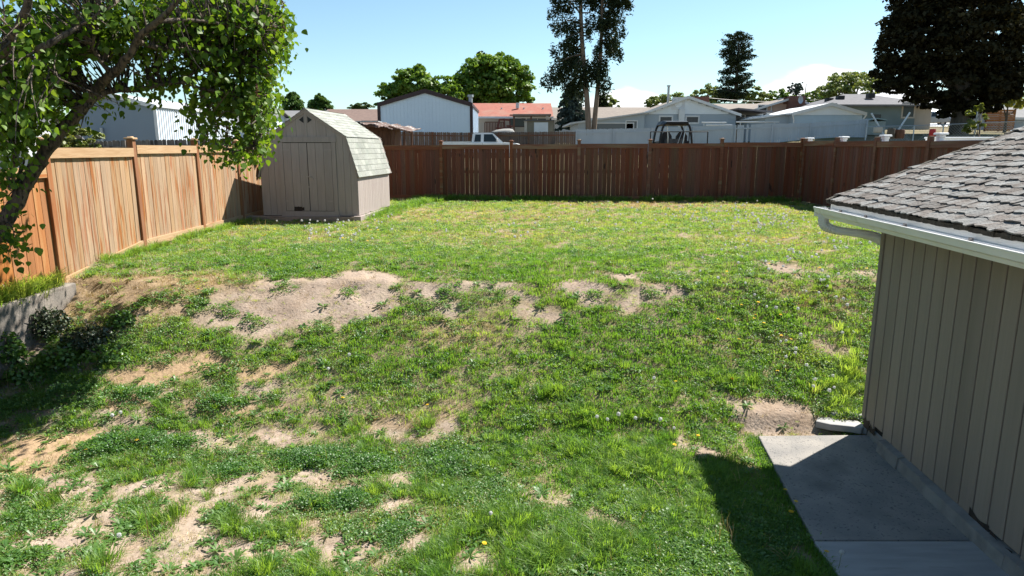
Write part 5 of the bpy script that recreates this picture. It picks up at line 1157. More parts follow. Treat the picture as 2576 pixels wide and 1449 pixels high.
Y = 140; b = tree_at(2002, Y); conifer('bare_topped_tree', 'thin grey green tree with a sparse top behind the brick chimney', b, [([(-.8,0,0),(-1,0,at(1988,212,Y).z-b.z)], .25, .05), ([(.8,0,0),(1,0,at(2012,210,Y).z-b.z)], .25, .05)], cone_limbs(b, Y, [(208,1985,2016),(225,1980,2020),(250,1978,2022)], 44, 8, .4), 'spruce', 'barkgrey', 26, sprays=3, sl=.8, sw=.22)
# far tree belt, one mass
rng = np.random.default_rng(77); PV = []; PT = []; n = 260
bl = []
for k in range(n):
    Yt = rng.uniform(170, 260); x = rng.uniform(-240, 260); h = rng.uniform(3, 7.5) if x > -20 else rng.uniform(3, 6); bl.append((x, Yt, float(zbase(x, Yt)) + h*.5, h*.75, h*.75, h*.6))
V, Fq_, t = crown(rng, bl, 24000, 1.3, .4); tag(link('far_trees', fast_mesh('far_trees', V, Fq_, LM['deep'], t)), 'belt of far off trees along the skyline', 'tree belt', kind='stuff')

# ---------------------------------------------------------------- the lilac at the upper left
LB = Vector((-6.45, 8.0, zg(-6.3, 8.0) - .15)); LI = empty('lilac_tree', LB, 0, 'old leaning lilac tree with heart shaped leaves at the upper left', 'tree')
def la(u, v, D): return at(u, v, D) - LB
limbs_ = []
trunk = catmull([Vector((0,0,-.3)), la(-48,680,8.0), la(2,578,8.1), la(58,480,8.2), la(108,395,8.25), la(165,318,8.3), la(222,258,8.35)], 6)
q = MB(); q.smooth = True
def limb(pts, r0, r1, seg=10, n=6):
    c = catmull(pts, n); m = len(c); q.tube([p + Vector((random.uniform(-1,1), random.uniform(-1,1), random.uniform(-1,1)))*r0*.12 for p in c], [(r0 + (r1-r0)*(i/(m-1)))*random.uniform(.93,1.07) for i in range(m)], seg); limbs_.append(c)
m = len(trunk); q.tube([p + Vector((random.uniform(-1,1),random.uniform(-1,1),random.uniform(-1,1)))*.012 for p in trunk], [.097 - .032*i/(m-1) + .006*random.uniform(-1,1) for i in range(m)], 14); 
q.build('trunk', M['bark'], LI); q = MB(); q.smooth = True
limb([la(222,258,8.35), la(255,236,8.4), la(290,226,8.5), la(350,225,8.6), la(410,212,8.7), la(460,207,8.8), la(505,222,8.9), la(560,232,9.0), la(625,255,9.1)], .045, .012)
limb([la(218,262,8.35), la(250,215,8.3), la(285,185,8.2), la(325,140,8.1), la(350,95,8.0), la(395,55,7.9), la(440,10,7.8), la(470,-60,7.7)], .062, .022)
limb([la(285,185,8.2), la(265,168,8.2), la(245,145,8.1), la(235,120,8.0), la(240,80,7.9)], .035, .012, 7)
limb([la(345,105,8.05), la(400,120,8.3), la(470,125,8.6), la(540,140,8.9), la(610,165,9.1)], .035, .01, 7)
limb([la(395,55,7.9), la(470,50,8.2), la(560,60,8.6), la(650,80,8.9)], .03, .008, 7)
limb([la(460,207,8.8), la(480,190,8.8), la(500,178,8.9), la(545,175,9.0)], .02, .006, 6)
limb([la(-120,420,7.6), la(-60,260,7.4), la(0,150,7.2), la(55,50,7.0), la(90,-60,6.9)], .055, .032)
limb([Vector((.1,-.1,-.3)), la(-130,560,7.7), la(-120,420,7.6)], .11, .07)
limb([la(90,130,7.2), la(150,95,7.3), la(215,55,7.5), la(290,10,7.7)], .04, .012, 7)
limb([la(0,150,7.2), la(60,140,7.2), la(110,160,7.3), la(150,200,7.5)], .025, .008, 6)
limb([la(38,475,8.1), la(34,440,7.95), la(36,400,7.9), la(30,330,7.8)], .022, .01, 6)
limb([la(505,222,8.9), la(530,290,8.8), la(560,350,8.8), la(595,400,8.8)], .012, .004, 5)
limb([la(460,207,8.8), la(470,260,8.7), la(495,310,8.7), la(520,355,8.7)], .010, .004, 5)
limb([la(625,255,9.1), la(655,320,9.1), la(640,370,9.1)], .012, .004, 5)
limb([la(2,578,8.05), la(20,560,7.9), la(35,590,7.85), la(20,640,7.8)], .01, .004, 5)
q.build('limb', M['bark'], LI)
rng = np.random.default_rng(5)
BL = [ # u, v, ru, rv, weight
 (620,85,100,95,1.5),(610,215,88,80,1.15),(650,300,42,58,.5),(640,370,26,34,.18),(690,60,35,60,.4),(540,30,110,60,1.0),(440,55,120,70,1.2),(345,30,110,55,1.0),(380,190,80,42,.42),(330,110,60,45,.38),
 (470,170,70,35,.22),(150,50,130,70,1.2),(60,130,75,90,.9),(90,230,90,65,.95),(30,320,55,60,.55),(20,420,34,50,.2),(60,285,60,50,.4),(150,135,55,40,.4),(545,250,55,35,.4),(520,345,32,40,.17),(500,285,30,26,.1),(595,400,20,28,.12),(570,372,14,16,.05),
 (40,590,26,40,.05),(14,610,20,46,.06),(12,480,16,44,.06),(300,-110,330,80,1.6),(620,-90,130,80,.8),(-180,60,170,170,1.4),(-120,280,90,110,.35),(700,130,24,40,.22),(205,330,12,12,.02),(280,270,30,18,.05),(240,215,22,18,.03),(660,215,36,40,.3)]
tw = np.array([b[4] for b in BL]); NT = 3300
bi = rng.choice(len(BL), NT, p=tw/tw.sum()); B_ = np.array([b[:4] for b in BL])[bi]
r = rng.random((NT,2)); an = r[:,0]*2*math.pi; rr = np.sqrt(r[:,1])
uu = B_[:,0] + B_[:,2]*rr*np.cos(an); vv = B_[:,1] + B_[:,3]*rr*np.sin(an)
dd = 8.0 + 1.9*np.clip((uu)/700, -.2, 1) + rng.normal(size=NT)*.55
allp = [p for c in limbs_ for p in c]; AP = np.array([tuple(p) for p in allp])
TP = []; q = MB()
LV = np.array([(0,0,0),(.10,.30,.035),(.10,-.30,.035),(.30,.44,.05),(.30,-.44,.05),(.62,.30,.02),(.62,-.30,.02),(1,0,-.10),(.30,0,-.02),(.65,0,-.03)])   # heart shaped, folded along the midrib
LF = [(0,1,8,8),(0,8,2,2),(1,3,8,8),(2,8,4,4),(3,5,9,8),(4,8,9,6),(5,7,9,9),(6,9,7,7)]
PV = []; PF = []; PT = []; singles = []; off = 0
flow = []
for k in range(NT):
    if ((uu[k]-205)/72)**2 + ((vv[k]-195)/66)**2 < 1 and rng.random() < .85: continue
    if ((uu[k]-330)/45)**2 + ((vv[k]-165)/35)**2 < 1 and rng.random() < .7: continue
    c = np.array(tuple(la(uu[k], vv[k], dd[k])))
    j = np.argmin(((AP - c)**2).sum(1)); s0 = AP[j]; L_ = np.linalg.norm(c - s0)
    if L_ < 1.3 and rng.random() < .55:
        md = (s0*.45 + c*.55) + rng.normal(size=3)*.08*L_ + np.array([0,0,.06*L_]); q.tube(catmull([Vector(s0), Vector(md), Vector(c)], 3), [.011,.010,.008,.007,.005,.004,.003], 4, False)
    d = (c - s0)/max(L_, 1e-3); nl = rng.integers(4, 9)
    for i in range(nl):
        p = c + rng.normal(size=3)*np.array([.11,.11,.10]) - d*rng.uniform(0, .25)
        ax = d*.5 + rng.normal(size=3)*.55 + np.array([0,0,-.75]); ax /= np.linalg.norm(ax)
        nr = rng.normal(size=3)*.6 + np.array([.25,-.15,.75]); nr -= ax*(nr@ax); nr /= np.linalg.norm(nr); sd = np.cross(nr, ax)
        s = rng.uniform(.044, .098); t = np.clip(rng.random()**1.3, 0, 1)
        Mx = np.stack([ax, sd, nr], 1)*s
        if len(singles) < 300 and 0 < uu[k] < 740 and vv[k] > 0 and (vv[k] > 270 or uu[k] > 600) and dd[k] < 9.9 and rng.random() < .6: singles.append((Mx, p, t))
        else:
            W_ = LV @ Mx.T + p; PV.append(W_); PF += [tuple(x + off for x in f) for f in LF]; off += 10; PT += [t]*8
    if rng.random() < .022 and dd[k] > 7.6 and uu[k] > 200: flow.append(c + np.array([0,0,.05]))
q.build('twig', M['bark'], LI)
# triangles written as degenerate quads are not allowed: split
tri = []; tt = []
for f, t in zip(PF, PT):
    tri.append(f[:3]); tt.append(t)
    if f[2] != f[3]: tri.append((f[0], f[2], f[3])); tt.append(t)
tag(link('foliage', fast_mesh('foliage', np.concatenate(PV), np.array(tri), LM['lilac'], tt), LI), kind='stuff')
lms = []
for k in range(6):
    tr_ = []
    for f in LF:
        tr_.append(f[:3])
        if f[2] != f[3]: tr_.append((f[0], f[2], f[3]))
    lms.append(fast_mesh('leaf', LV, np.array(tr_), LM['lilac'], [k/5*.9]*len(tr_)))
for Mx, p, t in singles:
    o = link('leaf', lms[int(t*5.99)], LI); m4 = Matrix.Identity(4)
    for a in range(3):
        for b in range(3): m4[a][b] = Mx[a, b]
        m4[a][3] = p[a]
    o.matrix_local = m4
FV, FF, FT = [], [], []; off = 0
for c in flow[:34]:
    n = 70; h = rng.random(n); P_ = c + np.stack([rng.normal(size=n)*.022*(1.2-h), rng.normal(size=n)*.022*(1.2-h), h*.16], 1)
    V, Fq_ = leafquads(P_, ball(rng, n), np.full(n, .022), rng); FV.append(V); FF.append(Fq_ + off); off += len(V); FT += list(rng.random(n))
link('flower_spikes', fast_mesh('flower_spikes', np.concatenate(FV), np.concatenate(FF), LM['lilacdry'], FT), LI)['kind'] = 'stuff'

# plants in the bed below the retaining wall
def bedplant(name, label, p, rx, rz, n, size, mat, seed, cat='plant', group=None):
    rng = np.random.default_rng(seed); g = empty(name, (p.x, p.y, zg(p.x, p.y)), 0, label, cat, group); d = ball(rng, n); d[:,2] = np.abs(d[:,2]); r_ = rng.random(n)**.4
    P_ = d*r_[:,None]*np.array([rx, rx*.8, rz]); V, Fq_ = leafquads(P_, d*.5 + rng.normal(size=(n,3))*.5 + [0,0,.5], size*rng.uniform(.6,1.3,n), rng); link('foliage', fast_mesh('foliage', V, Fq_, LM[mat], rng.random(n)), g)
    q = MB()
    for k in range(9): an = k*.7; q.tube([(0,0,-.05),(math.cos(an)*rx*.4,math.sin(an)*rx*.4,rz*.5),(math.cos(an)*rx*.7,math.sin(an)*rx*.7,rz*.8)], [.012,.008,.004], 5)
    q.build('stem', M['bark'], g)
LM['darkshrub'] = leafmat('dark_shrub_leaf', (.02,.035,.016), (.05,.075,.03), .2, .05)
LM['lush'] = leafmat('lush_leaf', (.05,.12,.015), (.11,.22,.03), .35, .05)
bedplant('dark_shrub', 'low dark leaved shrub in the shaded bed under the retaining wall', gp(110,835), .42, .38, 1900, .05, 'darkshrub', 51, 'shrub')
bedplant('dark_shrub', 'bushy dark green shrub at the tip of the shaded bed', gp(230,868), .40, .26, 1500, .048, 'darkshrub', 52, 'shrub')
bedplant('leafy_weed', 'bright broad leaved weed right of the shaded bed', gp(305,815), .22, .2, 420, .06, 'lush', 53)
bedplant('leafy_weed', 'tall lush weed at the left edge of the picture beside the bed', gp(15,905), .26, .42, 700, .07, 'lush', 54)
bedplant('leafy_weed', 'lush green weed in the lower shaded bed', gp(160,915), .34, .28, 800, .06, 'lush', 55)
bedplant('leafy_weed', 'leafy weed patch in the shade right of the bed', gp(270,900), .30, .18, 600, .05, 'lush', 56)
bedplant('leafy_weed', 'green weed at the lower left corner of the bed', gp(70,950), .28, .22, 600, .06, 'lush', 57)
# bark mulch and pebbles
q = MB(); rg = random.Random(2)
for k in range(520):
    x = rg.uniform(-6.5, -5.1); y = rg.uniform(7.3, 9.3); z = float(zmesh(x, y)); s = rg.uniform(.015, .045)
    Mx = Matrix.Translation((x, y, z)) @ Euler((rg.uniform(-.6,.6), rg.uniform(-.6,.6), rg.uniform(0,6))).to_matrix().to_4x4(); q.box(-s, s, -s*.4, s*.4, -.006, .008, Mx)
tag(q.build('bark_mulch', pmat('mulch', (.11,.09,.08), (.24,.21,.19), 3, .95)), kind='stuff')
# ---------------------------------------------------------------- lawn: small clumps scattered over the yard (nobody could count them)
PROT = bpy.data.collections.new('clump_prototypes')
def proto(name, V, Fc, m, smooth=False):
    o = bpy.data.objects.new(name, fast_mesh(name, V, np.array(Fc), m, None, smooth)); return o
def blade_clump(rng, n, rad, h, w_, lean=.5):
    V, Fc = [], []
    for k in range(n):
        a = rng.uniform(0, 6.28); r = rad*math.sqrt(rng.random()); x, y = r*math.cos(a), r*math.sin(a); hh = h*rng.uniform(.45, 1.15); ln = lean*rng.uniform(.1, 1.2)*hh; b = a + rng.normal()*.8; ca, sa = math.cos(b), math.sin(b); px, py = -sa*w_*.5, ca*w_*.5
        i = len(V); V += [(x-px,y-py,-.01),(x+px,y+py,-.01),(x+ca*ln*.35+px*.9,y+sa*ln*.35+py*.9,hh*.6),(x+ca*ln*.35-px*.9,y+sa*ln*.35-py*.9,hh*.6),(x+ca*ln,y+sa*ln,hh*(1-.25*lean))]
        Fc += [(i,i+1,i+2),(i,i+2,i+3),(i+3,i+2,i+4)]
    return V, Fc
def leaf_clump(rng, n, rad, h, size, asp=.75, tilt=.5):
    V, Fc = [], []
    for k in range(n):
        a = rng.uniform(0, 6.28); r = rad*math.sqrt(rng.random()); p = np.array([r*math.cos(a), r*math.sin(a), h*rng.uniform(.25, 1)*(1-.5*(r/rad)**2)]); nr = np.array([rng.normal()*tilt, rng.normal()*tilt, 1.0]); nr /= np.linalg.norm(nr); t = rng.uniform(0, 6.28); u = np.cross(nr, [math.cos(t), math.sin(t), .01]); u /= np.linalg.norm(u); v = np.cross(nr, u); s = size*rng.uniform(.6, 1.25)
        i = len(V); V += [p-u*s*.5, p+v*s*asp*.5+nr*s*.1, p+u*s*.5-nr*s*.08, p-v*s*asp*.5+nr*s*.1]; Fc += [(i,i+1,i+2),(i,i+2,i+3)]
    return V, Fc
def rosette(rng, n, ln, wd):
    V, Fc = [], []
    for k in range(n):
        a = 6.28*k/n + rng.normal()*.25; l = ln*rng.uniform(.6, 1.15); ca, sa = math.cos(a), math.sin(a); px, py = -sa*wd*.5, ca*wd*.5; z = l*rng.uniform(.15, .6); i = len(V)
        V += [(0,0,0),(ca*l*.5+px,sa*l*.5+py,z*.8),(ca*l*.5-px,sa*l*.5-py,z*.8),(ca*l*.75+px*1.1,sa*l*.75+py*1.1,z),(ca*l*.75-px*1.1,sa*l*.75-py*1.1,z),(ca*l,sa*l,z*.75)]; Fc += [(i,i+1,i+2),(i+1,i+3,i+4),(i+1,i+4,i+2),(i+3,i+5,i+4)]
    return V, Fc
GM = leafmat('grass_blade', (.09,.215,.032), (.215,.335,.07), .58, .02, True, (.38,.36,.16))
BM = leafmat('weed_leaf', (.065,.175,.04), (.175,.295,.078), .54, .03, True, (.33,.36,.16))
SM = leafmat('straw', (.26,.19,.09), (.42,.34,.19), .2, .03, True)
rg_ = np.random.default_rng(9); kinds = {}
def addk(name, objs): kinds[name] = objs
addk('turf', [proto('turf%d' % k, *blade_clump(rg_, 30, .08, .048, .0046, 1.0), GM) for k in range(5)])
addk('tuft', [proto('tuft%d' % k, *blade_clump(rg_, 46, .07, .20, .0062, .95), GM) for k in range(4)])
addk('clover', [proto('clover%d' % k, *leaf_clump(rg_, 50, .09, .05, .0185, .9), BM) for k in range(4)])
addk('broad', [proto('broad%d' % k, *leaf_clump(rg_, 30, .09, .06, .031, .55, .6), BM) for k in range(4)])
addk('rosette', [proto('rosette%d' % k, *rosette(rg_, 14, .10, .019), BM) for k in range(4)])
addk('straw', [proto('straw%d' % k, *blade_clump(rg_, 18, .09, .07, .004, 1.3), SM) for k in range(3)])
addk('stalk', [proto('stalk%d' % k, *blade_clump(rg_, 3, .03, .34, .0045, .5), SM) for k in range(3)])
def scatter(name, kind, P, scale, tint, seed, tilt=.12, label=None):
    n = len(P); rng = np.random.default_rng(seed); me = bpy.data.meshes.new(name); me.vertices.add(n); me.vertices.foreach_set('co', P.astype(np.float32).ravel())
    def at_(nm, ty, arr, key='value'): a = me.attributes.new(nm, ty, 'POINT'); a.data.foreach_set(key, np.ascontiguousarray(arr).ravel())
    at_('rot', 'FLOAT_VECTOR', np.stack([rng.normal(size=n)*tilt, rng.normal(size=n)*tilt, rng.uniform(0, 6.28, n)], 1).astype(np.float32), 'vector'); at_('scl', 'FLOAT', scale.astype(np.float32)); at_('tint', 'FLOAT', np.clip(tint, 0, 1).astype(np.float32)); at_('pick', 'INT', rng.integers(0, len(kinds[kind]), n).astype(np.int32))
    c = bpy.data.collections.new(kind + '_' + name)
    for o in kinds[kind]: c.objects.link(o)
    o = link(name, me); tag(o, label, None, None, 'stuff')
    ng = bpy.data.node_groups.new('scatter', 'GeometryNodeTree'); ng.interface.new_socket('Geometry', in_out='INPUT', socket_type='NodeSocketGeometry'); ng.interface.new_socket('Geometry', in_out='OUTPUT', socket_type='NodeSocketGeometry')
    N = ng.nodes; gi, go = N.new('NodeGroupInput'), N.new('NodeGroupOutput'); ci = N.new('GeometryNodeCollectionInfo'); ci.inputs['Collection'].default_value = c; ci.inputs['Separate Children'].default_value = True; ci.inputs['Reset Children'].default_value = True
    ip = N.new('GeometryNodeInstanceOnPoints'); ip.inputs['Pick Instance'].default_value = True
    def na(nm, ty):
        a = N.new('GeometryNodeInputNamedAttribute'); a.data_type = ty; a.inputs['Name'].default_value = nm; return a.outputs['Attribute']
    er = N.new('FunctionNodeEulerToRotation'); ng.links.new(na('rot', 'FLOAT_VECTOR'), er.inputs[0]); ng.links.new(er.outputs[0], ip.inputs['Rotation'])
    ng.links.new(gi.outputs[0], ip.inputs['Points']); ng.links.new(ci.outputs[0], ip.inputs['Instance']); ng.links.new(na('pick', 'INT'), ip.inputs['Instance Index']); ng.links.new(na('scl', 'FLOAT'), ip.inputs['Scale']); ng.links.new(ip.outputs[0], go.inputs[0])
    md = o.modifiers.new('scatter', 'NODES'); md.node_group = ng; return o
def inyard(x, y):
    ok = (x > -6.55) & (x < 9.6) & (y < 24.05 - .085*x) & (y > 3.4) & (np.abs(x) < .92*y + .6)
    ok &= ~((x > 2.30 + .064*(y-4)) & (x > 2.47) & (y < 7.27) & (x < 9))          # slab
    ok &= ~((x > 2.30) & (y < 5.15))
    ok &= ~((x > 3.62 + .0639*y - .0) & (y < 7.4))                                # garage
    ok &= ~((x > -6.5) & (x < -3.72) & (y > 16.95) & (y < 20.3))                   # shed
    return ok
def sample(n, seed):
    rng = np.random.default_rng(seed); u = rng.random(n); y = 3.4 * (24.6/3.4) ** (u**.9); x = (rng.random(n)*2-1)*(.92*y + .6); k = inyard(x, y); return x[k], y[k], rng
def layer(name, kind, n, seed, prob, size, tintf, label, tilt=.12, sink=0):
    x, y, rng = sample(n, seed); b, s, ll = bare_at(x, y); b = np.maximum(b, s); wx, wy = warp(x, y); lu = field(LUSH, wx, wy); dr = field(DRY, wx, wy)
    p = prob(x, y, b, lu, dr); k = rng.random(len(x)) < p; x, y, b, lu, dr = (a[k] for a in (x, y, b, lu, dr))
    P = np.stack([x, y, zmesh(x, y) - sink], 1); sc = size(x, y, b, lu, dr, rng)*np.interp(y, [4, 12, 24], [.92, 1.1, 1.55]); t = tintf(x, y, b, lu, dr, rng); return scatter(name, kind, P, sc, t, seed + 1, tilt, label)
hi = lambda y: sm(y, 11.5, 15)
veg = lambda b, a0=.28, a1=.6: 1 - sm(b, a0, a1)
def ycol(x, y): return fbm(x, y, 1.1, 51)*.6 + fbm(x, y, .3, 52)*.4
layer('grass', 'turf', 80000, 101, lambda x,y,b,lu,dr: veg(b)*(1-.85*dr)*np.clip(.5 + .6*lu + .4*(fbm(x,y,.5,61)-.35)*2, 0, 1), lambda x,y,b,lu,dr,r: r.uniform(.65,1.25,len(x))*(1+.1*lu)*(.7+.6*fbm(x,y,.6,62)), lambda x,y,b,lu,dr,r: .16 + .75*(ycol(x,y)-.38) + .13*r.normal(size=len(x)) + .42*dr - .12*lu + .62*hi(y)*fbm(x,y,1.6,63), 'short patchy lawn grass over the yard')
layer('tall_grass', 'tuft', 26000, 103, lambda x,y,b,lu,dr: veg(b,.42,.72)*np.clip(sm(fbm(x,y,.45,64), .56, .68)*.75 + .8*field([ell(1500,1120,260,80),ell(1400,1350,260,70),ell(1650,1200,160,60),ell(1850,960,90,30),ell(1120,1400,180,60)], x, y)*sm(fbm(x,y,.3,69),.38,.6), 0, 1)*np.interp(y,[4,12,24],[1,.5,.35]), lambda x,y,b,lu,dr,r: r.uniform(.5,1.0,len(x))*np.interp(y,[4,14,24],[.85,.5,.45]), lambda x,y,b,lu,dr,r: .14 + .5*(ycol(x,y)-.3) + .12*r.normal(size=len(x)) + .2*dr, 'long grass tufts standing out of the lawn')
layer('clover', 'clover', 62000, 105, lambda x,y,b,lu,dr: veg(b,.42,.68)*(1-.6*dr)*np.clip(sm(fbm(x,y,.7,65), .46, .62)*.7 + .35*sm(x,0,-3)*sm(fbm(x,y,.35,66),.42,.58), 0, 1)*np.interp(y,[4,12,24],[1,.8,.5]), lambda x,y,b,lu,dr,r: r.uniform(.6,1.25,len(x)), lambda x,y,b,lu,dr,r: .12 + .6*(ycol(x,y)-.28) + .2*r.normal(size=len(x)) + .3*dr + .2*hi(y), 'clover and small leaved ground cover in the lawn')
layer('broad_weeds', 'broad', 52000, 107, lambda x,y,b,lu,dr: veg(b,.4,.66)*(1-.6*dr)*np.clip(sm(fbm(x,y,.6,67), .47, .62)*.6 + .45*field([ell(1750,880,420,110),ell(2000,700,180,120)], x, y), 0, 1)*np.interp(y,[4,12,24],[.8,.9,.45]), lambda x,y,b,lu,dr,r: r.uniform(.55,1.15,len(x)), lambda x,y,b,lu,dr,r: .2 + .6*(ycol(x,y)-.28) + .2*r.normal(size=len(x)) + .25*dr + .2*hi(y), 'broad leaved weeds through the lawn')
layer('rosettes', 'rosette', 9000, 109, lambda x,y,b,lu,dr: np.clip(.35 + .25*sm(b,.3,.6) - .5*sm(b,.95,1.2), 0, 1)*.8, lambda x,y,b,lu,dr,r: r.uniform(.5,1.2,len(x)), lambda x,y,b,lu,dr,r: .1 + .25*r.random(len(x)) + .2*dr, 'dandelion rosettes scattered over the yard')
layer('dry_grass', 'straw', 36000, 111, lambda x,y,b,lu,dr: np.clip(.75*sm(dr,.2,.8) + .12 + .5*hi(y)*sm(fbm(x,y,1.0,68),.4,.6), 0, 1)*(1-.8*sm(b,.8,1.1)), lambda x,y,b,lu,dr,r: r.uniform(.5,1.1,len(x)), lambda x,y,b,lu,dr,r: r.random(len(x)), 'dead straw coloured grass')
layer('dry_stalks', 'stalk', 3000, 113, lambda x,y,b,lu,dr: .35*np.interp(y,[4,9,24],[1,.6,.5])*(b < .9), lambda x,y,b,lu,dr,r: r.uniform(.4,1.0,len(x)), lambda x,y,b,lu,dr,r: r.random(len(x)), 'thin dry seed stalks', tilt=.35)
layer('seedlings', 'turf', 70000, 115, lambda x,y,b,lu,dr: .5*sm(b,.45,.6)*sm(y,10.4,9.6)*sm(fbm(x,y,.2,71),.38,.62), lambda x,y,b,lu,dr,r: r.uniform(.28,.62,len(x)), lambda x,y,b,lu,dr,r: .25 + .6*r.random(len(x)), 'thin seedling grass on the bare soil')
layer('dead_thatch', 'straw', 60000, 117, lambda x,y,b,lu,dr: .45*sm(b,.25,.5)*sm(y,10.4,9.6)*sm(fbm(x,y,.25,72),.42,.62), lambda x,y,b,lu,dr,r: r.uniform(.25,.55,len(x)), lambda x,y,b,lu,dr,r: .6*r.random(len(x)), 'dead thatch lying on the bare soil', tilt=.5)
# long grass along the fence and the retaining wall
def edge(name, kind, pts, n, wd, s0, s1, t0, t1, seed, label):
    rng = np.random.default_rng(seed); P_ = []
    for k in range(n):
        i = rng.integers(0, len(pts)-1); f = rng.random(); x = pts[i][0]*(1-f)+pts[i+1][0]*f + rng.normal()*wd; y = pts[i][1]*(1-f)+pts[i+1][1]*f + rng.normal()*wd; P_.append((x, y, 0))
    P_ = np.array(P_); P_[:,2] = zmesh(P_[:,0], P_[:,1]); scatter(name, kind, P_, rng.uniform(s0, s1, n), rng.uniform(t0, t1, n), seed, .15, label)
edge('tall_grass', 'tuft', [(-6.66,9.75),(-6.64,8.6),(-6.66,7.0),(-6.7,5)], 260, .03, .8, 1.9, .35, .8, 121, 'long seeding grass on top of the retaining wall')
edge('tall_grass', 'tuft', [(-3.3,24.1),(0,23.85),(4,23.5),(9.3,22.9)], 420, .18, .6, 1.5, .1, .5, 123, 'long grass at the foot of the back fence')
edge('tall_grass', 'tuft', [(-3.55,17.4),(-3.45,19.5),(-3.0,22.5),(-2.6,23.7)], 210, .2, .5, 1.3, .05, .35, 125, 'lush long grass beside the barn shed')
edge('tall_grass', 'tuft', [(-6.5,11),(-6.5,14),(-6.45,16.8)], 200, .08, .4, 1.0, .15, .5, 127, 'grass along the foot of the left fence')
edge('tall_grass', 'tuft', [(3.8,7.75),(4.3,8.2),(4.5,9.0)], 50, .14, .5, 1.1, .4, .7, 129, 'yellow green long grass by the garage corner')
edge('grass', 'turf', [(2.75,7.3),(2.6,6.2),(2.45,4.6),(2.3,3.6)], 420, .05, .8, 1.3, .0, .25, 131, 'grass overhanging the slab edge')
def mound(name, kind, L_, dens, s0, s1, t0, t1, dome, seed, label):
    rng = np.random.default_rng(seed); A, S_, T_ = [], [], []
    for u, v, du, dv in L_:
        cx, cy, rx, ry, _ = ell(u, v, du, dv); n = max(6, int(dens*rx*ry*3.14)); r = np.sqrt(rng.random(n)); a = rng.uniform(0, 6.28, n); k = 1 + .25*np.sin(a*3 + cx*7) + .12*np.sin(a*7); x = cx + rx*r*k*np.cos(a); y = cy + ry*r*k*np.sin(a)
        A.append(np.stack([x, y, zmesh(x, y) + dome*np.clip(1-r*r, 0, 1)*rng.uniform(.5, 1, n)], 1)); S_.append(rng.uniform(s0, s1, n)); T_.append(rng.uniform(t0, t1, n))
    scatter(name, kind, np.concatenate(A), np.concatenate(S_), np.concatenate(T_), seed, .25, label)
mound('clover', 'clover', [(800,1155,95,28),(920,1170,70,30),(770,1150,60,20),(1130,1175,75,28),(880,1265,75,22),(780,1275,40,14),(330,1115,110,30),(240,1140,50,18),(460,1120,40,14),(580,1195,36,16),(1000,1340,40,14),(545,1020,60,18),(340,1000,60,16),(180,990,70,18)], 420, .7, 1.25, .0, .22, .07, 151, 'dense dark clover mounds in the near lawn')
mound('broad_weeds', 'broad', [(1280,1285,45,16),(560,930,60,14),(410,905,30,9),(160,1020,80,20),(60,1010,60,20),(100,1330,70,20),(60,1300,60,18),(120,1400,60,24),(1930,830,60,20),(720,725,22,7),(560,775,30,7),(880,735,16,5),(640,812,30,7),(1130,735,24,7),(1490,745,24,8),(1640,735,22,8),(420,745,40,9),(350,775,30,8),(500,760,36,8),(560,1300,50,14),(420,1160,50,14)], 260, .7, 1.2, .1, .4, .03, 153, 'low leafy weed clumps in the bare soil')
mound('tall_grass', 'tuft', [(370,1315,46,12),(440,1305,44,12),(590,1320,40,10),(270,1425,46,14),(770,1435,40,10),(660,1440,40,10),(520,1215,44,8),(560,1300,30,8),(60,1245,40,12),(120,1280,36,10),(1250,1330,90,40),(1340,1410,120,40),(1480,1380,90,40),(1530,1150,120,36),(1640,1180,90,30),(1580,1050,70,20),(1840,965,70,20),(1380,990,60,16),(1460,1060,60,20)], 110, .5, 1.05, .05, .5, .0, 155, 'spiky grass tufts in the near lawn')
# pebbles and chips on the bare soil
rng = np.random.default_rng(8); x, y, _ = sample(9000, 141); b, s, _ = bare_at(x, y); k = (b > .6) & (y < 10); x, y = x[k][:520], y[k][:520]; q = MB()
for a, c in zip(x, y):
    s = rng.uniform(.003, .010) * (1 if rng.random() < .95 else 2.0); Mx = Matrix.Translation((a, c, float(zmesh(a, c)) + s*.3)) @ Euler(tuple(rng.uniform(-1, 1, 3))).to_matrix().to_4x4(); q.box(-s, s, -s*.7, s*.7, -s*.5, s*.5, Mx)
tag(q.build('pebbles', pmat('pebble', (.33,.30,.27), (.2,.165,.14), 6, .9)), kind='stuff')
# ---------------------------------------------------------------- dandelions, one by one
M['fluff'] = leafmat('seed_fluff', (.62,.62,.62), (.72,.72,.72), .45, .0, through=(1, 1, 1)); M['dandyellow'] = pmat('dandelion_yellow', (.72,.50,.02), (.6,.36,.01), 30, .8); M['stemgreen'] = pmat('stem_green', (.17,.2,.08), None, 5, .7)
rng = np.random.default_rng(6); n = 110; d = ball(rng, n); V, Fq_ = leafquads(d*.019, d + rng.normal(size=(n,3))*.15, np.full(n, .0085), rng); V2, F2 = leafquads(d*.012, rng.normal(size=(n,3)), np.full(n, .009), rng)
fluff = fast_mesh('seed_head', np.concatenate([V, V2]), np.concatenate([Fq_, F2 + len(V)]), M['fluff'], rng.random(2*n))
q = MB()
for ring, rr, zz in ((12,.018,.002),(10,.013,.006),(7,.007,.009)):
    for k in range(ring): an = 6.283*k/ring + ring; q.add([(0,0,zz*.5),(rr*math.cos(an-.22),rr*math.sin(an-.22),zz),(rr*1.12*math.cos(an),rr*1.12*math.sin(an),zz+.001),(rr*math.cos(an+.22),rr*math.sin(an+.22),zz)],[(0,1,2,3)])
yel = q.mesh('flower', M['dandyellow']); q = MB(); q.tube([(0,0,-.02),(.004,.002,.5),(0,0,1)], [.0026,.0022,.0018], 5); stm = q.mesh('stem', M['stemgreen'])
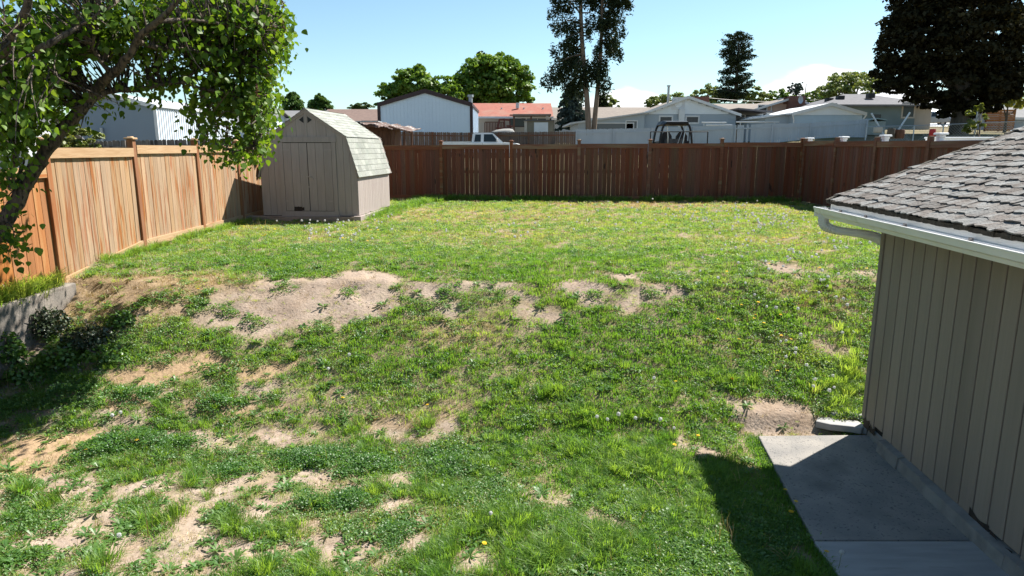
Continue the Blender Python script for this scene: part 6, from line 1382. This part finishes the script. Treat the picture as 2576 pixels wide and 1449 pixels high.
hand_w = [(1230,1330),(825,952),(2060,760),(2085,745),(2100,770),(2120,780),(1898,762),(1868,740),(1505,1075),(1530,1080),(1560,1078),(1590,1075),(1655,1078),(1693,1110),(875,915),(282,1068),(305,1078),(295,1395),(2012,870),(2000,905),(1985,880),(1960,885),(1990,910),(1975,920),(2030,945),(2110,860),(2040,1000),(2055,975),(2085,1010),(2100,1000),(1925,790),(1945,795),(2005,795),(2095,975),(1645,975),(2105,1430),(2125,790)]
hand_y = [(347,1122),(220,1150),(1700,975),(1755,1105),(1695,1130),(2000,1270),(1975,1245),(1990,1290),(1840,960),(1905,770),(2075,1405),(1080,1030),(1215,1375),(1955,940),(1965,850),(1985,865),(430,735),(500,740),(265,775),(860,1010),(2000,700)]
def dand(xy, white, i, parts, h):
    x, y = xy; z = float(zmesh(x, y)); nm = 'dandelion_clock' if white else 'dandelion_flower'; g = ('dandelions gone to seed in the lawn', 'yellow dandelion flowers in the lawn')[0 if white else 1]; s = random.uniform(.85, 1.25)*(1 if y < 12 else 1.15)
    where = ('on the far lawn before the left half of the back fence' if x < 0 else 'on the far lawn before the right half of the back fence') if y > 17 else ('on the upper lawn left of the bare bank' if x < -3 else 'on the upper lawn above the middle of the bank' if x < 3 else 'on the upper lawn above the garage corner') if y > 11 else ('on the slope beside the garage corner' if x > 2.6 else 'on the middle slope' if x > -1.5 else 'on the slope below the bare bank') if y > 7.4 else ('in the near patchy grass left of the clover mounds' if x < -1.6 else 'in the near grass left of the garage shadow' if x < 1.5 else 'in the near grass beside the concrete slab')
    lab = ('white dandelion seed head ' if white else 'yellow dandelion flower ') + where
    lx_, ly_ = random.uniform(-.2, .2), random.uniform(-.2, .2)
    if parts:
        e = empty(nm, (x, y, z), 0, lab, 'dandelion', g); e.rotation_euler = (lx_, ly_, random.random()*6); a = link('stem', stm, e); a.scale = (1, 1, h); link('seed_head' if white else 'flower', fluff if white else yel, e, (0, 0, h + (.012 if white else 0)), (0, 0, 0), (s, s, s))
    else:
        o = link(nm, fluff if white else yel, None, (x, y, z + h), (lx_, ly_, random.random()*6), (s, s, s)); tag(o, lab, 'dandelion', g)
for i, (u, v) in enumerate(hand_w): p = gp(u, v + 8); dand((p.x, p.y), True, i, True, random.uniform(.13, .2))
for i, (u, v) in enumerate(hand_y): p = gp(u, v + 4); dand((p.x, p.y), False, i, True, random.uniform(.05, .11))
rng = np.random.default_rng(12); reg = [(1780,555,230,32,70),(1950,560,130,34,46),(1900,640,200,60,36),(2090,620,90,60,18),(1500,560,300,40,18),(870,600,140,22,26),(820,575,110,12,14),(1250,600,200,40,10),(960,560,60,14,8),(2050,720,80,50,8)]
for u, v, a, b_, n in reg:
    for k in range(n):
        uu_ = u + rng.normal()*a*.5; vv_ = v + rng.normal()*b_*.5; p = gp(uu_, max(515, vv_)); 
        if inyard(np.array([p.x]), np.array([p.y]))[0]: dand((p.x, p.y), True, k, False, random.uniform(.10, .2))
for u, v, a, b_, n in ((870,590,120,25,10),(1950,640,160,60,12),(1000,545,60,25,8),(1900,820,160,60,8),(700,600,120,25,6)):
    for k in range(n):
        p = gp(u + rng.normal()*a*.5, max(515, v + rng.normal()*b_*.5))
        if inyard(np.array([p.x]), np.array([p.y]))[0]: dand((p.x, p.y), False, k, False, random.uniform(.05, .1))
